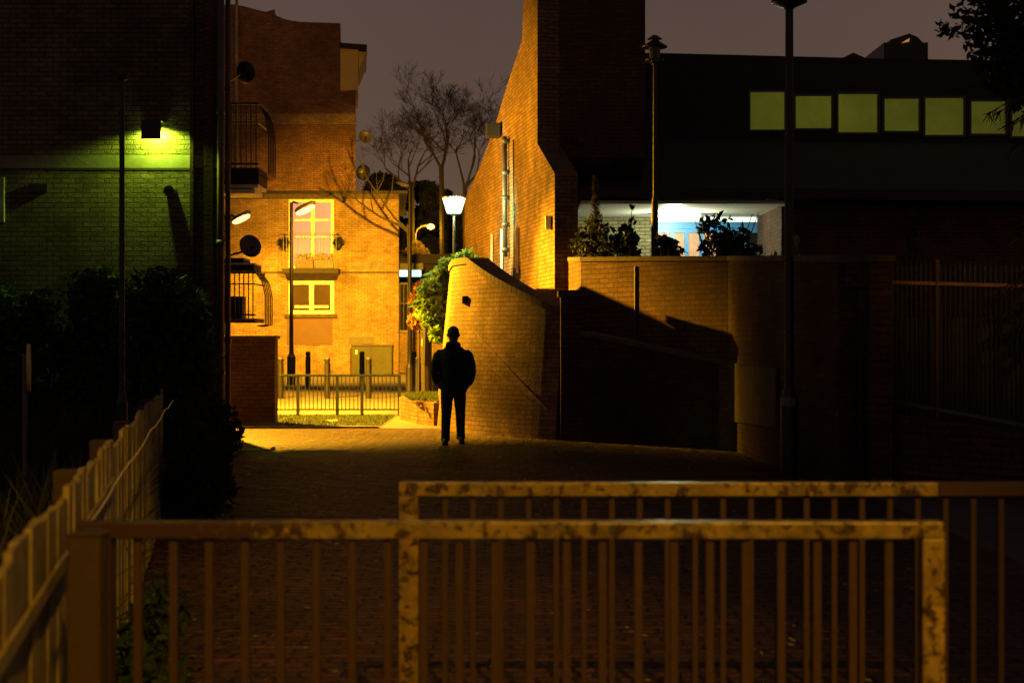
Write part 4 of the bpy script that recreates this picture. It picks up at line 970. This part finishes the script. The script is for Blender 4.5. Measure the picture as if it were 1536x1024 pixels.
# small round marker behind fence
t = thing('round_sign','round sign seen edge on standing in the dark undergrowth','sign',(X(45,10),10,0))
c = P(45,552,10)
mb = MB().tube([c+Vector((-.02,.0,0)),c+Vector((.0,.006,0))],.17,24); o = mb.build('sign_face','yellowpanel',t)
o.scale = (1,1,1)
MB().tube([(c.x-.035,10,0),(c.x-.035,10,c.z+.1)],.018,8).build('post','greymetal',t)
# ------------------------------------------------------------------ foreground railings
w1 = worn('worn_shaded_rail_near',-1.7,-.5); w2 = worn('worn_rail_rear',-3.0,-2.0); w3 = worn('worn_post',-9,-8,(.29,.21,.05))
w2b = worn('worn_shaded_rail_end',1.9,1.5)
Ya = 4.1; za = Z(783,Ya)-.0
xl_, xr_ = X(112,Ya), X(1418,Ya)
t = thing('railing','front steel railing with flaking paint and right hand corner post','railing',(.05,Ya,0),'steel barrier railings across the path')
MB().box(xl_,xr_,Ya,Ya+.06,za-.048,za).build('top_rail',w1,t,bevel=.004)
MB().box(xr_-.064,xr_,Ya+.001,Ya+.061,0,za-.0485).build('post',w3,t,bevel=.004)
MB().box(X(150,Ya)-.03,X(150,Ya)+.03,Ya+.001,Ya+.061,0,za-.0485).build('post','barpaint',t,bevel=.004)
MB().box(xl_,xr_-.066,Ya+.01,Ya+.05,.10,.14).build('bottom_rail','railrust',t)
x = X(203,Ya); b0 = MB().beam((x,Ya+.03,.14),(x,Ya+.03,za-.0485),.0235,.0235).build('bar','barpaint',t,bevel=.002)
for i in range(1,22):
    if x+.1037*i < xr_-.1: clone_part(b0,(.1037*i,0,0))
t = thing('fence_post','thick dark timber post where the fence meets the front railing','post',(X(128,3.95),3.95,0))
MB().box(X(108,3.95),X(158,3.95),3.9,4.0,0,Z(800,3.95)).build('shaft','wooddark',t,bevel=.006)
MB().prism([(X(106,3.95),3.895,Z(800,3.95)+.001),(X(160,3.95),3.895,Z(800,3.95)+.001),(X(133,3.95),3.895,Z(795,3.95))],(0,.11,0)).build('cap','wooddark',t)
Yb = 5.27; zb2_ = Z(724,Yb)
xl_, xr_ = X(598,Yb), 2.6
t = thing('railing','rear steel railing with mitred left hand corner running off to the right','railing',(1,Yb,0),'steel barrier railings across the path')
MB().box(xl_,X(1408,Yb),Yb,Yb+.06,zb2_-.050,zb2_).build('top_rail',w2,t,bevel=.004)
MB().box(X(1408,Yb)+.001,xr_,Yb,Yb+.06,zb2_-.050,zb2_).build('top_rail','barpaint',t,bevel=.004,label='far end of the rail, coloured dull brown as if unlit')  # dark paint stands in for this end lying outside the lamplight
MB().box(xl_,xl_+.072,Yb+.001,Yb+.061,0,zb2_-.0505).build('post',worn('worn_post_left',-9,-8,(.27,.19,.045)),t,bevel=.004)
MB().box(xr_-.07,xr_,Yb+.001,Yb+.061,0,zb2_-.0505).build('post','barpaint',t,bevel=.004)
MB().box(xl_+.074,xr_-.072,Yb+.01,Yb+.05,.10,.14).build('bottom_rail','railrust',t)
x = X(667,Yb); b0 = MB().beam((x,Yb+.03,.14),(x,Yb+.03,zb2_-.0505),.0215,.0215).build('bar','barpaint',t,bevel=.002)
for i in range(1,30):
    if x+.1035*i < xr_-.1: clone_part(b0,(.1035*i,0,0))

# ------------------------------------------------------------------ litter
def litter(px,py,s1,label,mat='litter'):
    Y = 1.6*F/(py-505); c = P(px,py,Y); rnd = random.Random(px); mb = MB(); n=9
    vs=[(c.x,c.y,.03)]+[(c.x+s1*rnd.uniform(.7,1.2)*math.cos(6.28*j/n),c.y+s1*.6*math.sin(6.28*j/n),.008+rnd.uniform(0,.03)) for j in range(n)]
    mb.add(vs,[(0,1+j,1+(j+1)%n) for j in range(n)])
    tag(mb.build('litter',mat,None,loc=(c.x,c.y,0)),label,'litter')
litter(230,1008,.075,'pale scrap of litter on the dark paving at the bottom left')
litter(495,632,.16,'pale crumpled litter on the grass before the green railing')
c = P(378,678,1.6*F/173)
t = thing('broken_pole','thin stick with two shiny ends lying on the paving','stick',(c.x,c.y,0))
MB().tube([(c.x-.25,c.y,.02),(c.x,c.y+.02,.018),(c.x+.25,c.y+.04,.03)],.01,6).build('shaft','railrust',t)
for s1 in (-1,1): MB().tube([(c.x+s1*.25,c.y+.02+s1*.02,.03),(c.x+s1*.31,c.y+.02+s1*.03,.06)],[.022,.03],8).build('tip','litter',t)
mb = MB(); rnd = random.Random(77)
for _ in range(420):
    Y = rnd.uniform(5.5,20); x = rnd.uniform(-.2*Y-.2,min(2.8,.33*Y)); s1 = rnd.uniform(.012,.035); a = rnd.uniform(0,6.28)
    u = Vector((math.cos(a),math.sin(a),rnd.uniform(-.2,.3)))*s1; v_ = Vector((-math.sin(a),math.cos(a),rnd.uniform(-.2,.3)))*s1*.6; p = Vector((x,Y,.014))
    mb.add([p-u,p-v_,p+u,p+v_],[(0,1,2,3)])
tag(mb.build('fallen_leaves','leaf_yellow'),'scattered fallen leaves on the dark paving','leaves',kind='stuff')
cs=[]
for _ in range(16):
    Y = rnd.uniform(4.6,7.5); cs.append((Vector((fx(Y)+rnd.uniform(.12,.3),Y,rnd.uniform(.03,.3))),.12,.12,.14))
tag(leaves(cs,1500,.035,rnd).build('ivy','leaf_hedge'),'straggly ivy at the foot of the timber fence','ivy',kind='stuff')

# ------------------------------------------------------------------ person
PX, PY = X(680,21), 21.0
t = thing('person','man in dark padded jacket walking away with hands in pockets','person',(PX,PY,0))
def W(x,y,z): return Vector((PX+x,PY+y,z))
def remesh(o,vox,sm=4):
    r = o.modifiers.new('r','REMESH'); r.mode='VOXEL'; r.voxel_size=vox; r.use_smooth_shade=True
    s2 = o.modifiers.new('s','SMOOTH'); s2.factor=.5; s2.iterations=sm
b = MB()
# head, neck, trunk
b.loft([(W(0,.0,1.50),.045,.055),(W(0,.015,1.53),.060,.080),(W(0,.01,1.58),.075,.098),(W(0,.0,1.64),.080,.102),(W(0,.0,1.69),.074,.092),(W(0,-.005,1.725),.052,.066),(W(0,-.005,1.745),.02,.025)],16)
b.loft([(W(0,0,1.38),.07,.065),(W(0,0,1.46),.058,.060),(W(0,.005,1.54),.058,.062)],14)
b.loft([(W(0,0,.84),.16,.11),(W(0,0,.95),.165,.115),(W(0,0,1.08),.145,.10),(W(0,0,1.25),.17,.115),(W(0,0,1.36),.175,.10),(W(0,0,1.42),.10,.075)],16)
b.loft([(W(-.083,.0,1.60),.012,.018),(W(-.09,-.005,1.62),.014,.024),(W(-.085,0,1.655),.01,.02)],8)
b.loft([(W(.083,.0,1.60),.012,.018),(W(.09,-.005,1.62),.014,.024),(W(.085,0,1.655),.01,.02)],8)
b.tube([W(0,.10,1.645),W(0,.118,1.61),W(0,.10,1.595)],[.008,.015,.012],8)     # nose
b.tube([W(-.022,.098,1.565),W(.022,.098,1.565)],.007,6)                        # lips
HIPS = ((-.09,-.115,.0,-.0),(.09,.10,.25,.30))
for s1,(hx,fx_,ky,fy) in zip((-1,1),HIPS):
    b.tube([W(hx,0,.88),W((hx+fx_)/2,ky*.7,.48),W(fx_,fy-.0,.09)],[.085,.055,.04],12)
    b.tube([W(fx_,fy-.06,.05),W(fx_,fy+.05,.05),W(fx_+s1*.02,fy+.17,.035)],[.035,.04,.025],10)
    b.tube([W(s1*.19,0,1.37),W(s1*.265,-.02,1.10),W(s1*.20,.09,.92)],[.055,.045,.032],10)
    # hand in the pocket: palm, four fingers and thumb
    h0 = W(s1*.19,.10,.91); b.tube([h0,h0+Vector((-s1*.02,.03,-.07))],[.032,.036],8)
    for k_ in range(4):
        p = h0+Vector((-s1*.02+(k_-1.5)*.019,.03,-.075)); L = (.06,.072,.068,.052)[k_]
        b.tube([p,p+Vector((0,.01,-L*.5)),p+Vector((-s1*.006,.025,-L))],[.009,.0085,.007],6)
    p = h0+Vector((-s1*.05,.02,-.03)); b.tube([p+Vector((s1*.02,0,0)),p,p+Vector((-s1*.015,.02,-.045))],[.012,.011,.008],6)
o = b.build('body','skin',t); remesh(o,.011,3)
# trousers
b = MB()
b.loft([(W(0,0,.72),.15,.11),(W(0,0,.80),.178,.125),(W(0,0,.95),.18,.125)],16)
for s1,(hx,fx_,ky,fy) in zip((-1,1),HIPS):
    b.tube([W(hx,0,.86),W(hx+ (fx_-hx)*.3,ky*.45,.66),W((hx+fx_)/2,ky*.8,.48),W(fx_*.98,ky*.9+fy*.1,.28),W(fx_,fy,.12),W(fx_,fy+.01,.07)],[.100,.092,.076,.068,.066,.072],16)
o = b.build('trousers','jeans',t); remesh(o,.014,4)
# jacket
b = MB()
b.loft([(W(0,0,.82),.205,.14),(W(0,0,.86),.235,.165),(W(0,0,.95),.235,.17),(W(0,0,1.10),.225,.165),(W(0,0,1.25),.235,.165),(W(0,0,1.35),.235,.145),(W(0,-.005,1.41),.175,.12),(W(0,-.01,1.46),.105,.10),(W(0,-.01,1.50),.098,.10),(W(0,-.012,1.53),.085,.09)],22)
for s1 in (-1,1):
    b.tube([W(s1*.165,0,1.375),W(s1*.215,-.005,1.32),W(s1*.25,-.02,1.20),W(s1*.262,-.025,1.08),W(s1*.245,.02,.97),W(s1*.205,.09,.90)],[.070,.083,.082,.078,.070,.060],14)
b.loft([(W(0,-.07,1.44),.12,.07),(W(0,-.085,1.49),.115,.06),(W(0,-.06,1.53),.085,.045)],14)  # hood folded at the nape
o = b.build('jacket','jacket',t); remesh(o,.013,3)
# short hair / cap
b = MB().loft([(W(0,-.012,1.585),.060,.085),(W(0,-.018,1.62),.083,.095),(W(0,-.012,1.67),.088,.103),(W(0,-.01,1.715),.076,.090),(W(0,-.01,1.748),.045,.055),(W(0,-.01,1.758),.01,.012)],18)
o = b.build('hair','hair',t,smooth=True)
for s1,(hx,fx_,ky,fy) in zip((-1,1),HIPS):
    b = MB().loft([(W(fx_+s1*.01,fy+.04,.0),.048,.135),(W(fx_+s1*.01,fy+.04,.03),.052,.14),(W(fx_+s1*.008,fy+.02,.06),.048,.11),(W(fx_,fy-.02,.11),.04,.055)],16)
    b.build('shoe','shoe',t,smooth=True)
MB().tube([W(-.215,-.165,1.07),W(-.215,-.173,1.07)],.012,10).build('button','wire',t)
